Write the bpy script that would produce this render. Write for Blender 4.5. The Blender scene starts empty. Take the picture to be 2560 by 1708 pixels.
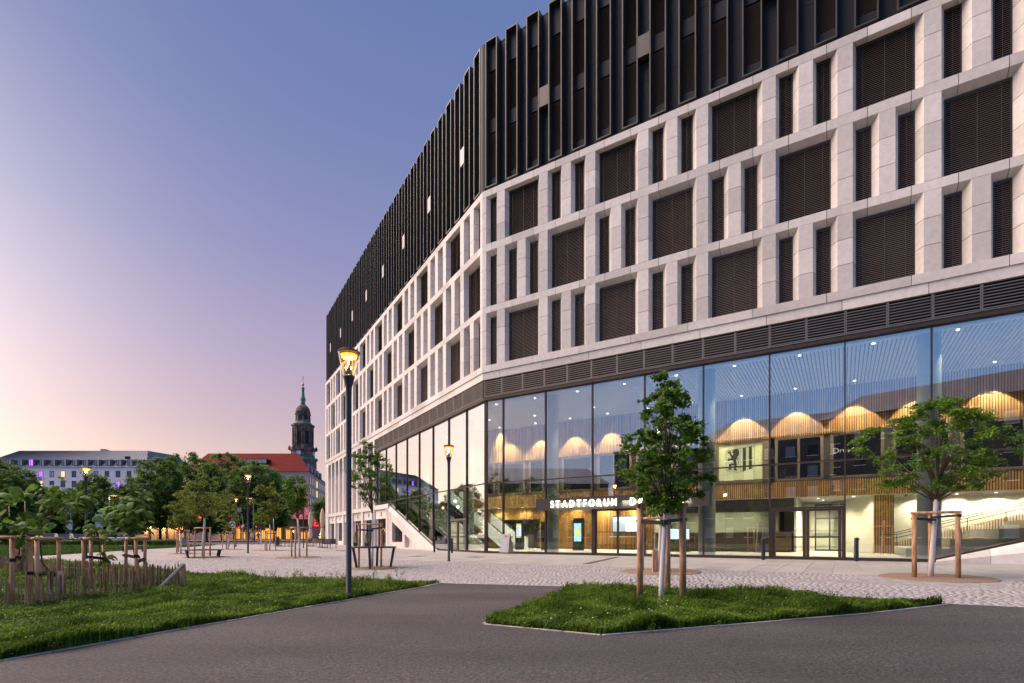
import bpy, bmesh, math, random
import numpy as np
from mathutils import Vector, Matrix

# ------------------------------------------------------------------ camera
F, HZ, CX, CAMZ = 1310.0, 1342.0, 1280.0, 1.25
sc = bpy.context.scene
COL = sc.collection
cam_d = bpy.data.cameras.new('camera')
cam_d.sensor_width = 36.0
cam_d.lens = F / 2560 * 36
cam_d.shift_y = (HZ - 854) / 2560
cam_d.clip_start, cam_d.clip_end = 0.05, 5000
cam = bpy.data.objects.new('camera', cam_d)
COL.objects.link(cam)
cam.location = (0, 0, CAMZ)
cam.rotation_euler = (math.radians(90), 0, 0)
sc.camera = cam

# ------------------------------------------------------------------ render settings
sc.view_settings.view_transform = 'Standard'
sc.view_settings.look = 'None'
sc.view_settings.exposure = 1.0
sc.view_settings.gamma = 1.0
sc.view_settings.use_curve_mapping = False
sc.cycles.use_denoising = True
sc.cycles.max_bounces = 6
sc.cycles.diffuse_bounces = 3
sc.cycles.glossy_bounces = 3
sc.cycles.transmission_bounces = 4
sc.cycles.transparent_max_bounces = 12
sc.cycles.sample_clamp_indirect = 4.0
sc.cycles.caustics_reflective = False
sc.cycles.caustics_refractive = False

# ------------------------------------------------------------------ dusk sky
SUN_AZ = math.radians(-52)            # left of the view direction (+Y)
SUN_EL = math.radians(9)
world = bpy.data.worlds.new('World')
sc.world = world
world.use_nodes = True
wn, wl = world.node_tree.nodes, world.node_tree.links
wn.clear()
def wnode(t, **kw):
    n = wn.new(t)
    for k, v in kw.items():
        setattr(n, k, v)
    return n
tc = wnode('ShaderNodeTexCoord')
nrm = wnode('ShaderNodeVectorMath', operation='NORMALIZE')
wl.new(tc.outputs['Generated'], nrm.inputs[0])
sep = wnode('ShaderNodeSeparateXYZ')
wl.new(nrm.outputs[0], sep.inputs[0])
def sky_ramp(stops):
    r = wnode('ShaderNodeValToRGB')
    wl.new(sep.outputs[2], r.inputs[0])
    el = r.color_ramp.elements
    while len(el) < len(stops):
        el.new(0.5)
    for e, (p, c) in zip(el, stops):
        e.position = p
        e.color = (*c, 1)
    return r.outputs[0]
# towards the afterglow: peach, pink, lilac, blue; away from it a plain deepening blue
west = sky_ramp([(0.0, (.375, .285, .225)), (0.09, (.360, .272, .248)), (0.19, (.275, .205, .248)), (0.30, (.208, .172, .258)), (0.45, (.128, .134, .248)), (0.60, (.084, .108, .226)), (0.75, (.060, .092, .208)), (1.0, (.048, .078, .185))])
east = sky_ramp([(0.0, (.26, .23, .26)), (0.05, (.23, .25, .34)), (0.13, (.165, .275, .48)), (0.30, (.105, .225, .47)), (0.60, (.058, .115, .28)), (1.0, (.034, .060, .165))])
hz = wnode('ShaderNodeVectorMath', operation='MULTIPLY'); hz.inputs[1].default_value = (1, 1, 0)
wl.new(nrm.outputs[0], hz.inputs[0])
hn = wnode('ShaderNodeVectorMath', operation='NORMALIZE'); wl.new(hz.outputs[0], hn.inputs[0])
hd = wnode('ShaderNodeVectorMath', operation='DOT_PRODUCT'); wl.new(hn.outputs[0], hd.inputs[0])
hd.inputs[1].default_value = (math.sin(SUN_AZ), math.cos(SUN_AZ), 0)
hm = wnode('ShaderNodeMapRange'); hm.interpolation_type = 'SMOOTHSTEP'
hm.inputs['From Min'].default_value = .0; hm.inputs['From Max'].default_value = .72
wl.new(hd.outputs['Value'], hm.inputs['Value'])
ramp = wnode('ShaderNodeMix'); ramp.data_type = 'RGBA'
wl.new(hm.outputs[0], ramp.inputs['Factor']); wl.new(east, ramp.inputs['A']); wl.new(west, ramp.inputs['B'])
def glow(vec, power, col, strength):
    d = wnode('ShaderNodeVectorMath', operation='DOT_PRODUCT')
    wl.new(nrm.outputs[0], d.inputs[0])
    d.inputs[1].default_value = Vector(vec).normalized()
    m = wnode('ShaderNodeMath', operation='MAXIMUM'); m.inputs[1].default_value = 0
    wl.new(d.outputs['Value'], m.inputs[0])
    p = wnode('ShaderNodeMath', operation='POWER'); p.inputs[1].default_value = power
    wl.new(m.outputs[0], p.inputs[0])
    s = wnode('ShaderNodeVectorMath', operation='SCALE')
    s.inputs[0].default_value = [c * strength for c in col]
    wl.new(p.outputs[0], s.inputs['Scale'])
    return s.outputs[0]
def vadd(a, b):
    n = wnode('ShaderNodeVectorMath', operation='ADD')
    wl.new(a, n.inputs[0]); wl.new(b, n.inputs[1])
    return n.outputs[0]
g1 = glow((math.sin(math.radians(-72)), math.cos(math.radians(-72)), 0.16), 12.0, (1.0, .89, .70), .82)
g2 = glow((math.sin(SUN_AZ), math.cos(SUN_AZ), 0.30), 3.0, (.80, .60, .66), .012)
sky = wnode('ShaderNodeTexSky')
sky.sky_type = 'NISHITA'
sky.sun_disc = False
sky.sun_elevation = math.radians(1.0)
sky.sun_rotation = SUN_AZ
nis = wnode('ShaderNodeVectorMath', operation='SCALE')
nis.inputs['Scale'].default_value = 0.015
wl.new(sky.outputs[0], nis.inputs[0])
tot = vadd(vadd(vadd(ramp.outputs['Result'], g1), g2), nis.outputs[0])
bg = wnode('ShaderNodeBackground')
bg.inputs[1].default_value = 1.0
wl.new(tot, bg.inputs[0])
wo = wnode('ShaderNodeOutputWorld')
wl.new(bg.outputs[0], wo.inputs[0])

# afterglow: one weak, very soft sun from the sunset side
sl = bpy.data.lights.new('sun', 'SUN')
sl.energy = 2.9
sl.angle = math.radians(58)
sl.color = (1.0, .785, .645)
sun = bpy.data.objects.new('sun', sl)
COL.objects.link(sun)
GA, GE = math.radians(-84), math.radians(49)
sd = Vector((math.sin(GA) * math.cos(GE), math.cos(GA) * math.cos(GE), math.sin(GE)))
sun.rotation_euler = (-sd).to_track_quat('-Z', 'Y').to_euler()
sun.location = (-40, 20, 40)

# ------------------------------------------------------------------ frames of reference
CORNER = Vector((-1.895, 33.55, 0))
class Facade:
    def __init__(s, ang):
        s.a = ang
        s.x = Vector((math.cos(ang), math.sin(ang), 0))
        s.y = Vector((-math.sin(ang), math.cos(ang), 0))
    def P(s, x, y, z):
        return CORNER + s.x * x + s.y * y + Vector((0, 0, z))
    def inv(s, X, Y):
        d = Vector((X, Y, 0)) - CORNER
        return d.dot(s.x), d.dot(s.y)
FR = Facade(math.atan2(-.533, .8462))
FL = Facade(math.atan2(-.8592, .5116))
MIT = math.tan(abs(FR.a - FL.a) / 2)
def Dw(x, y):                     # distance in front of the right facade
    return -FR.inv(x, y)[1]
def gz(x, y):                     # the ground rises a little towards the hall
    return .2 * min(1, max(0, (17 - Dw(x, y)) / 8))
def gp(px, py):                   # ground point seen at a photo pixel
    z = .1
    for _ in range(30):
        Y = (CAMZ - z) * F / (py - HZ)
        X = (px - CX) / F * Y
        z = z * .5 + gz(X, Y) * .5
    return Vector((X, Y, z))
def at(px, py, Y):
    return Vector(((px - CX) / F * Y, Y, CAMZ - (py - HZ) / F * Y))
def onF(fac, px, d):              # coordinate along a facade where the ray of column px meets depth d
    u = (px - CX) / F
    r = Vector((u, 1, 0))
    Y = (d + CORNER.dot(fac.y)) / r.dot(fac.y)
    return fac.inv(u * Y, Y)[0], Y
def inpoly(x, y, poly):
    c = False
    j = len(poly) - 1
    for i in range(len(poly)):
        xi, yi = poly[i]; xj, yj = poly[j]
        if (yi > y) != (yj > y) and x < (xj - xi) * (y - yi) / (yj - yi) + xi:
            c = not c
        j = i
    return c

# ------------------------------------------------------------------ object helpers
ORG = {}
def org(p):
    return ORG.get(p.name, Vector()) if p else Vector()
def tag(o, label=None, cat=None, group=None, kind=None):
    if label: o['label'] = label
    if cat: o['category'] = cat
    if group: o['group'] = group
    if kind: o['kind'] = kind
    return o
def thing(name, label, cat, loc=(0, 0, 0), group=None, rz=0):
    o = bpy.data.objects.new(name, None)
    o.empty_display_size = .2
    COL.objects.link(o)
    o.location = loc
    o.rotation_euler = (0, 0, rz)
    ORG[o.name] = Vector(loc)
    return tag(o, label, cat, group)
def place(name, me, parent=None, loc=(0, 0, 0), rz=0):
    o = bpy.data.objects.new(name, me)
    COL.objects.link(o)
    o.location = Vector(loc) - (org(parent) if parent else Vector())
    o.rotation_euler = (0, 0, rz)
    if parent:
        o.parent = parent
    ORG[o.name] = Vector(loc)
    return o
def copy_tree(o, parent=None):
    c = o.copy()
    COL.objects.link(c)
    c.parent = parent
    ORG[c.name] = ORG.get(o.name, Vector())
    for ch in list(o.children):
        copy_tree(ch, c)
    return c

class MB:
    def __init__(s):
        s.v, s.f, s.uv = [], [], None
    def add(s, vs, fs):
        n = len(s.v)
        s.v += [tuple(v) for v in vs]
        s.f += [tuple(i + n for i in f) for f in fs]
        return s
    def prism(s, poly, z0, z1, T=None, cap=True):
        """poly: plan points ordered anticlockwise; T maps (x,y,z)"""
        n = len(poly)
        vs = [(p[0], p[1], z0) for p in poly] + [(p[0], p[1], z1) for p in poly]
        if T: vs = [T(*v) for v in vs]
        fs = [(i, (i + 1) % n, n + (i + 1) % n, n + i) for i in range(n)]
        if cap:
            fs += [tuple(reversed(range(n))), tuple(range(n, 2 * n))]
        return s.add(vs, fs)
    def box(s, x0, x1, y0, y1, z0, z1, T=None, mL=0, mR=0):
        return s.prism([(x0 + mL * y0, y0), (x1 + mR * y0, y0), (x1 + mR * y1, y1), (x0 + mL * y1, y1)], z0, z1, T)
    def extr(s, prof, x0, x1, T=None, m0=0, m1=0):
        """profile of (y,z) points extruded along x"""
        n = len(prof)
        vs = [(x0 + m0 * p[0], p[0], p[1]) for p in prof] + [(x1 + m1 * p[0], p[0], p[1]) for p in prof]
        if T: vs = [T(*v) for v in vs]
        fs = [(i, (i + 1) % n, n + (i + 1) % n, n + i) for i in range(n)] + [tuple(reversed(range(n))), tuple(range(n, 2 * n))]
        return s.add(vs, fs)
    def front(s, poly, y0, y1, T=None):
        """polygon in the (x,z) plane extruded from y0 to y1"""
        n = len(poly)
        vs = [(p[0], y0, p[1]) for p in poly] + [(p[0], y1, p[1]) for p in poly]
        if T: vs = [T(*v) for v in vs]
        fs = [(i, (i + 1) % n, n + (i + 1) % n, n + i) for i in range(n)] + [tuple(reversed(range(n))), tuple(range(n, 2 * n))]
        return s.add(vs, fs)
    def tube(s, pts, rad, n=8, cap=True):
        pts = [Vector(p) for p in pts]
        if not hasattr(rad, '__len__'): rad = [rad] * len(pts)
        b = len(s.v)
        up = Vector((0, 0, 1))
        for i, p in enumerate(pts):
            d = (pts[min(i + 1, len(pts) - 1)] - pts[max(i - 1, 0)])
            d = d.normalized() if d.length > 1e-9 else up
            a = d.cross(Vector((1, 0, 0)) if abs(d.x) < .8 else Vector((0, 1, 0))).normalized()
            c = d.cross(a)
            for k in range(n):
                t = 2 * math.pi * k / n
                s.v.append(tuple(p + (a * math.cos(t) + c * math.sin(t)) * rad[i]))
        for i in range(len(pts) - 1):
            for k in range(n):
                q = (k + 1) % n
                s.f.append((b + i * n + k, b + i * n + q, b + (i + 1) * n + q, b + (i + 1) * n + k))
        if cap:
            s.f.append(tuple(b + k for k in reversed(range(n))))
            e = b + (len(pts) - 1) * n
            s.f.append(tuple(e + k for k in range(n)))
        return s
    def lathe(s, prof, c=(0, 0, 0), n=16, rot=0):
        """profile of (radius, z)"""
        b = len(s.v)
        for r, z in prof:
            for k in range(n):
                t = 2 * math.pi * k / n + rot
                s.v.append((c[0] + r * math.cos(t), c[1] + r * math.sin(t), c[2] + z))
        for i in range(len(prof) - 1):
            for k in range(n):
                q = (k + 1) % n
                s.f.append((b + i * n + k, b + i * n + q, b + (i + 1) * n + q, b + (i + 1) * n + k))
        s.f.append(tuple(b + k for k in reversed(range(n))))
        e = b + (len(prof) - 1) * n
        s.f.append(tuple(e + k for k in range(n)))
        return s
    def mesh(s, name, mat, smooth=False, off=Vector()):
        me = bpy.data.meshes.new(name)
        vs = [(v[0] - off[0], v[1] - off[1], v[2] - off[2]) for v in s.v] if off.length else s.v
        me.from_pydata(vs, [], s.f)
        me.materials.append(mat)
        if smooth:
            me.polygons.foreach_set('use_smooth', [True] * len(me.polygons))
        bm = bmesh.new(); bm.from_mesh(me)
        bmesh.ops.recalc_face_normals(bm, faces=bm.faces)
        bm.to_mesh(me); bm.free()
        me.update()
        return me
    def build(s, name, mat, parent=None, smooth=False, at=None):
        """vertices are world coordinates"""
        o0 = Vector(at) if at is not None else org(parent)
        me = s.mesh(name, mat, smooth, o0)
        o = bpy.data.objects.new(name, me)
        COL.objects.link(o)
        if parent:
            o.parent = parent
            o.location = o0 - org(parent)
        else:
            o.location = o0
        ORG[o.name] = o0
        return o
def join(mbs):
    r = MB()
    for m in mbs: r.add(m.v, m.f)
    return r
def centre(m):
    a = np.array(m.v)
    return Vector((a.min(0) + a.max(0)) / 2), float(np.linalg.norm(a.max(0) - a.min(0)))
def pieces(name, mbs, mat, parent, limit=300, smooth=False):
    """each piece an object of its own; past the limit the smallest in view are joined"""
    key = []
    for m in mbs:
        c, s = centre(m)
        vis = c.y > 2 and abs(c.x / c.y) < 1.05
        key.append((0 if vis else 1, -(s / max(1, (c - cam.location).length))))
    order = sorted(range(len(mbs)), key=lambda i: key[i])
    for i in order[:limit]:
        c, _ = centre(mbs[i])
        mbs[i].build(name, mat, parent, smooth, at=c)
    if len(order) > limit:
        o = join([mbs[i] for i in order[limit:]]).build(name + '_field', mat, parent, smooth)
        o['kind'] = 'stuff'
def np_mesh(name, V, Q, mat, parent=None, off=Vector(), smooth=False):
    """fast mesh from numpy: V (n,3), Q (m,k)"""
    me = bpy.data.meshes.new(name)
    V = np.asarray(V, dtype=np.float32) - np.array(off, dtype=np.float32)
    k = Q.shape[1]
    me.vertices.add(len(V)); me.vertices.foreach_set('co', V.ravel())
    me.loops.add(Q.size); me.loops.foreach_set('vertex_index', Q.ravel().astype(np.int32))
    me.polygons.add(len(Q))
    me.polygons.foreach_set('loop_start', np.arange(0, Q.size, k, dtype=np.int32))
    me.polygons.foreach_set('loop_total', np.full(len(Q), k, dtype=np.int32))
    if smooth: me.polygons.foreach_set('use_smooth', np.ones(len(Q), dtype=bool))
    me.materials.append(mat)
    me.update(calc_edges=True)
    me.validate()
    o = bpy.data.objects.new(name, me)
    COL.objects.link(o)
    if parent:
        o.parent = parent
        o.location = Vector(off) - org(parent)
    else:
        o.location = off
    ORG[o.name] = Vector(off)
    return o

# ------------------------------------------------------------------ materials
MATS = {}
def mk(name, col, rough=.6, metal=0.0, var=.12, vs=3.0, col2=None, bump=0.0, bs=30.0, rand=None, rvar=.12, stretch=None,
       emit=None, es=0.0, trans=0.0, spec=.5, detail=4, patch=0, speck=None):
    m = bpy.data.materials.new(name)
    m.use_nodes = True
    nt = m.node_tree
    N, L = nt.nodes, nt.links
    b = N['Principled BSDF']
    b.inputs['Roughness'].default_value = rough
    b.inputs['Metallic'].default_value = metal
    b.inputs['Specular IOR Level'].default_value = spec
    g = N.new('ShaderNodeNewGeometry')
    pos = g.outputs['Position']
    if stretch:
        mp = N.new('ShaderNodeVectorMath'); mp.operation = 'MULTIPLY'
        mp.inputs[1].default_value = stretch
        L.new(pos, mp.inputs[0]); pos = mp.outputs[0]
    no = N.new('ShaderNodeTexNoise')
    no.inputs['Scale'].default_value = vs
    no.inputs['Detail'].default_value = detail
    L.new(pos, no.inputs['Vector'])
    rp = N.new('ShaderNodeValToRGB')
    c2 = col2 or col
    rp.color_ramp.elements[0].position = .3
    rp.color_ramp.elements[1].position = .7
    rp.color_ramp.elements[0].color = (*[max(0, c * (1 - var)) for c in col], 1)
    rp.color_ramp.elements[1].color = (*[min(1, c * (1 + var)) for c in c2], 1)
    L.new(no.outputs[0], rp.inputs[0])
    out = rp.outputs[0]
    if speck:
        vo = N.new('ShaderNodeTexVoronoi'); vo.inputs['Scale'].default_value = 75
        L.new(g.outputs['Position'], vo.inputs['Vector'])
        sv = N.new('ShaderNodeSeparateColor'); L.new(vo.outputs['Color'], sv.inputs[0])
        m1 = N.new('ShaderNodeMath'); m1.operation = 'GREATER_THAN'; m1.inputs[1].default_value = .86; L.new(sv.outputs[0], m1.inputs[0])
        m2 = N.new('ShaderNodeMath'); m2.operation = 'MULTIPLY'; m2.inputs[1].default_value = .75; L.new(m1.outputs[0], m2.inputs[0])
        ms_ = N.new('ShaderNodeMix'); ms_.data_type = 'RGBA'; ms_.inputs['B'].default_value = (*speck, 1)
        L.new(m2.outputs[0], ms_.inputs['Factor']); L.new(out, ms_.inputs['A']); out = ms_.outputs['Result']
    if patch:
        pn = N.new('ShaderNodeTexNoise'); pn.inputs['Scale'].default_value = .30; pn.inputs['Detail'].default_value = 5
        pm = N.new('ShaderNodeVectorMath'); pm.operation = 'MULTIPLY'; pm.inputs[1].default_value = (.5, 1.3, 1)
        L.new(g.outputs['Position'], pm.inputs[0]); L.new(pm.outputs[0], pn.inputs['Vector'])
        pr = N.new('ShaderNodeMapRange'); pr.inputs['From Min'].default_value = .35; pr.inputs['From Max'].default_value = .65
        pr.inputs['To Min'].default_value = 1 - patch; pr.inputs['To Max'].default_value = 1 + patch
        L.new(pn.outputs[0], pr.inputs['Value'])
        ps = N.new('ShaderNodeVectorMath'); ps.operation = 'SCALE'
        L.new(out, ps.inputs[0]); L.new(pr.outputs[0], ps.inputs['Scale'])
        out = ps.outputs[0]
    if rand:
        if rand == 'obj':
            oi = N.new('ShaderNodeObjectInfo'); rv = oi.outputs['Random']
        else:
            rv = g.outputs['Random Per Island']
        mr = N.new('ShaderNodeMapRange')
        mr.inputs['To Min'].default_value = 1 - rvar
        mr.inputs['To Max'].default_value = 1 + rvar
        L.new(rv, mr.inputs['Value'])
        sc_ = N.new('ShaderNodeVectorMath'); sc_.operation = 'SCALE'
        L.new(out, sc_.inputs[0]); L.new(mr.outputs[0], sc_.inputs['Scale'])
        out = sc_.outputs[0]
    L.new(out, b.inputs['Base Color'])
    if bump:
        bn = N.new('ShaderNodeTexNoise'); bn.inputs['Scale'].default_value = bs; bn.inputs['Detail'].default_value = 3
        L.new(pos, bn.inputs['Vector'])
        bu = N.new('ShaderNodeBump'); bu.inputs['Strength'].default_value = bump; bu.inputs['Distance'].default_value = .02
        L.new(bn.outputs[0], bu.inputs['Height'])
        L.new(bu.outputs[0], b.inputs['Normal'])
    if emit:
        b.inputs['Emission Color'].default_value = (*emit, 1)
        b.inputs['Emission Strength'].default_value = es
    if trans:
        tr = N.new('ShaderNodeBsdfTranslucent')
        L.new(out, tr.inputs['Color'])
        mx = N.new('ShaderNodeMixShader'); mx.inputs[0].default_value = trans
        L.new(b.outputs[0], mx.inputs[1]); L.new(tr.outputs[0], mx.inputs[2])
        L.new(mx.outputs[0], N['Material Output'].inputs['Surface'])
    MATS[name] = m
    return m
def glassmat(name, tint, r0, pw=4.0, rough=0.0):
    m = bpy.data.materials.new(name)
    m.use_nodes = True
    N, L = m.node_tree.nodes, m.node_tree.links
    N.remove(N['Principled BSDF'])
    t = N.new('ShaderNodeBsdfTransparent'); t.inputs[0].default_value = (*tint, 1)
    g = N.new('ShaderNodeBsdfGlossy'); g.inputs['Roughness'].default_value = rough
    g.inputs[0].default_value = (.97, .98, 1, 1)
    lw = N.new('ShaderNodeLayerWeight'); lw.inputs[0].default_value = .5
    p = N.new('ShaderNodeMath'); p.operation = 'POWER'; p.inputs[1].default_value = pw
    L.new(lw.outputs['Facing'], p.inputs[0])
    mr = N.new('ShaderNodeMapRange'); mr.inputs['To Min'].default_value = r0; mr.inputs['To Max'].default_value = 1
    L.new(p.outputs[0], mr.inputs['Value'])
    mx = N.new('ShaderNodeMixShader')
    L.new(mr.outputs[0], mx.inputs[0]); L.new(t.outputs[0], mx.inputs[1]); L.new(g.outputs[0], mx.inputs[2])
    L.new(mx.outputs[0], N['Material Output'].inputs['Surface'])
    MATS[name] = m
    return m
def emis(name, col, s):
    return mk(name, col, .5, var=.02, emit=col, es=s)

STONE = mk('limestone', (.67, .612, .568), .75, var=.07, vs=5, col2=(.68, .625, .585), bump=.12, bs=25, rand='obj', rvar=.15, detail=8, patch=.06)
MORTAR = mk('joint', (.16, .145, .135), .9)
METAL = mk('dark_metal', (.020, .022, .027), .6, .0, spec=.22, var=.12, vs=.8, rand='obj', rvar=.12)
BRONZE = mk('bronze_metal', (.060, .053, .046), .42, .2, var=.06, vs=2, rand='obj', rvar=.06)
LOUV = mk('louvre_metal', (.21, .18, .16), .42, .6, var=.08)
SLATM = mk('blind_slat', (.125, .095, .080), .5, .1, var=.10, vs=.6, rand='obj', rvar=.10)
LPANEL = mk('lit_side_panel', (.38, .35, .35), .5, .2, var=.05)
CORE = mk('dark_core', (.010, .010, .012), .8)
DGLASS = mk('dark_glass', (.010, .012, .015), .08, var=.05, spec=.8)
FRAMEM = mk('brown_frame', (.060, .043, .033), .45, .4, var=.08)
GLASS = glassmat('clear_glass', (.86, .90, .89), .26, 2.4)
GLASSD = glassmat('door_glass', (.93, .96, .95), .05, 4.0)
TIMBER = mk('timber_slat', (.47, .235, .070), .55, var=.25, vs=1.2, col2=(.55, .31, .11), rand='island', rvar=.22, stretch=(6, 6, .6))
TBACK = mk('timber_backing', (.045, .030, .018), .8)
WHITE = mk('white_paint', (.78, .76, .71), .7, var=.03)
CEILW = mk('ceiling_slat', (.74, .75, .76), .6, var=.03)
FLOORM = mk('hall_floor', (.52, .49, .43), .35, var=.06, vs=1.0)
CONCR = mk('round_column', (.40, .42, .38), .5, var=.06)
STEP = mk('step_stone', (.46, .45, .38), .6, var=.06)
DARKW = mk('dark_wall', (.040, .036, .026), .5, var=.2)
COUNTER = mk('counter_wood', (.085, .060, .026), .4, var=.2)
PWALL = mk('pale_green_wall', (.36, .40, .33), .6, var=.05)
ASPH = mk('asphalt', (.0285, .0270, .0275), .8, var=.45, vs=26, bump=.6, bs=90, col2=(.055, .051, .053), detail=5, patch=.36, speck=(.13, .118, .12))
SETT = mk('granite_sett', (.345, .328, .330), .75, var=.10, vs=6, rand='island', rvar=.12, bump=.1, bs=60)  # darker and cooler than the far plaza: weaker light put into the colour
SETTO = mk('granite_sett_single', (.345, .328, .330), .75, var=.10, vs=6, rand='obj', rvar=.12, bump=.1, bs=60)  # same dimmed tone as the joined setts
SLAB = mk('paving_slab', (.345, .335, .315), .7, var=.10, vs=1.5, rand='obj', rvar=.10, bump=.12, bs=60)
KERB = mk('kerb_concrete', (.48, .44, .42), .8, var=.15, vs=8, rand='obj', rvar=.1, bump=.2)
SOIL = mk('soil', (.030, .030, .012), .95, var=.4, vs=6)
SAND = mk('pit_gravel', (.24, .17, .115), .95, var=.2, vs=20, bump=.4, bs=120)
GRASS = mk('grass_blade', (.030, .080, .006), .6, var=.5, vs=1.7, col2=(.125, .205, .026), rand='island', rvar=.6, trans=.4, spec=.12)
WEED = mk('weed_leaf', (.060, .120, .020), .6, var=.5, vs=2.2, col2=(.150, .220, .050), rand='island', rvar=.5, trans=.4, spec=.12)
GRASSF = mk('far_grass', (.050, .115, .014), .7, var=.35, vs=1.2, rand='island', rvar=.4, trans=.3, spec=.1)
LEAF = mk('leaf', (.058, .140, .014), .5, var=.4, vs=2.5, col2=(.130, .235, .030), rand='island', rvar=.5, trans=.4, spec=.2)
LEAFD = mk('leaf_deep', (.100, .180, .046), .6, var=.5, vs=.30, col2=(.165, .250, .068), rand='island', rvar=.45, trans=.45, spec=.1)
LEAFY = mk('leaf_yellowish', (.11, .165, .018), .5, var=.4, vs=2.0, col2=(.18, .235, .035), rand='island', rvar=.4, trans=.4, spec=.2)
LEAFB = mk('leaf_big', (.070, .145, .020), .5, var=.3, vs=9, col2=(.125, .215, .040), rand='obj', rvar=.45, trans=.4, spec=.2)
BARK = mk('bark', (.10, .072, .050), .9, var=.35, vs=18, bump=.5, bs=50, stretch=(1, 1, .25))
LIME = mk('lime_wash', (.66, .62, .60), .85, var=.10, vs=14, bump=.3, bs=60)
STAKE = mk('stake_wood', (.47, .225, .105), .75, var=.38, vs=7, col2=(.56, .33, .19), rand='obj', rvar=.18, stretch=(3, 3, .5), bump=.25, bs=40)
PICKET = mk('picket_wood', (.32, .205, .13), .85, var=.35, vs=9, rand='obj', rvar=.55, stretch=(3, 3, .4), bump=.3, bs=50)
LOG = mk('grey_log', (.20, .19, .20), .9, var=.3, vs=14, bump=.4)
STRAP = mk('rubber_strap', (.012, .012, .013), .6)
POLE = mk('lamp_pole', (.032, .036, .046), .45, .3, var=.1)
GREYM = mk('grey_metal', (.30, .30, .31), .45, .5, var=.08)
LIT = emis('warm_lamp', (1.0, .33, .035), 1.7)
LITW = emis('downlight', (1.0, .93, .80), 5)
LGLASS = glassmat('lantern_glass', (1.0, .90, .70), .06, 3.0)
SIGNW = emis('sign_light', (1.0, .98, .82), 1.6)
# ------------------------------------------------------------------ ground
def sheet(name, poly, dz, mat, kind='structure'):
    bm = bmesh.new()
    bm.faces.new([bm.verts.new((p[0], p[1], 0)) for p in poly])
    for D in (17, 9):
        co = CORNER - FR.y * D
        bmesh.ops.bisect_plane(bm, geom=bm.verts[:] + bm.edges[:] + bm.faces[:], plane_co=(co.x, co.y, 0), plane_no=FR.y)
    bmesh.ops.triangulate(bm, faces=bm.faces[:])
    for v in bm.verts:
        v.co.z = gz(v.co.x, v.co.y) + dz
    bmesh.ops.recalc_face_normals(bm, faces=bm.faces)
    if sum(f.normal.z for f in bm.faces) < 0:
        bmesh.ops.reverse_faces(bm, faces=bm.faces[:])
    me = bpy.data.meshes.new(name)
    bm.to_mesh(me); bm.free()
    me.materials.append(mat)
    o = bpy.data.objects.new(name, me)
    COL.objects.link(o)
    ORG[o.name] = Vector()
    if kind: o['kind'] = kind
    return o

# plaza material: small granite setts in wandering rows, beyond the ones that are built
def plaza_mat():
    m = bpy.data.materials.new('sett_paving')
    m.use_nodes = True
    N, L = m.node_tree.nodes, m.node_tree.links
    b = N['Principled BSDF']; b.inputs['Roughness'].default_value = .8
    g = N.new('ShaderNodeNewGeometry')
    v = N.new('ShaderNodeTexVoronoi'); v.inputs['Scale'].default_value = 7.5; v.inputs['Randomness'].default_value = .75
    L.new(g.outputs['Position'], v.inputs['Vector'])
    e = N.new('ShaderNodeTexVoronoi'); e.feature = 'DISTANCE_TO_EDGE'; e.inputs['Scale'].default_value = 7.5; e.inputs['Randomness'].default_value = .75
    L.new(g.outputs['Position'], e.inputs['Vector'])
    mr = N.new('ShaderNodeMapRange'); mr.inputs['From Max'].default_value = .10; mr.clamp = True
    L.new(e.outputs['Distance'], mr.inputs['Value'])
    sepc = N.new('ShaderNodeSeparateColor'); L.new(v.outputs['Color'], sepc.inputs[0])
    cr = N.new('ShaderNodeValToRGB')
    cr.color_ramp.elements[0].color = (.30, .275, .275, 1); cr.color_ramp.elements[1].color = (.50, .46, .45, 1)
    L.new(sepc.outputs[0], cr.inputs[0])
    no = N.new('ShaderNodeTexNoise'); no.inputs['Scale'].default_value = .35; no.inputs['Detail'].default_value = 4
    L.new(g.outputs['Position'], no.inputs['Vector'])
    m2 = N.new('ShaderNodeMapRange'); m2.inputs['From Min'].default_value = .3; m2.inputs['From Max'].default_value = .7
    m2.inputs['To Min'].default_value = .86; m2.inputs['To Max'].default_value = 1.1
    L.new(no.outputs[0], m2.inputs['Value'])
    ml = N.new('ShaderNodeVectorMath'); ml.operation = 'SCALE'
    L.new(cr.outputs[0], ml.inputs[0]); L.new(m2.outputs[0], ml.inputs['Scale'])
    mx = N.new('ShaderNodeMix'); mx.data_type = 'RGBA'
    mx.inputs['A'].default_value = (.25, .225, .215, 1)
    L.new(mr.outputs[0], mx.inputs['Factor']); L.new(ml.outputs[0], mx.inputs['B'])
    L.new(mx.outputs['Result'], b.inputs['Base Color'])
    bu = N.new('ShaderNodeBump'); bu.inputs['Strength'].default_value = .6; bu.inputs['Distance'].default_value = .02
    L.new(mr.outputs[0], bu.inputs['Height']); L.new(bu.outputs[0], b.inputs['Normal'])
    return m
SETTP = plaza_mat()

EARTH = mk('far_ground', (.10, .09, .085), .95, var=.2, vs=.2)
ground = sheet('ground', [(-1500, -900), (1500, -900), (1500, 2500), (-1500, 2500)], -.05, EARTH)

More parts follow.
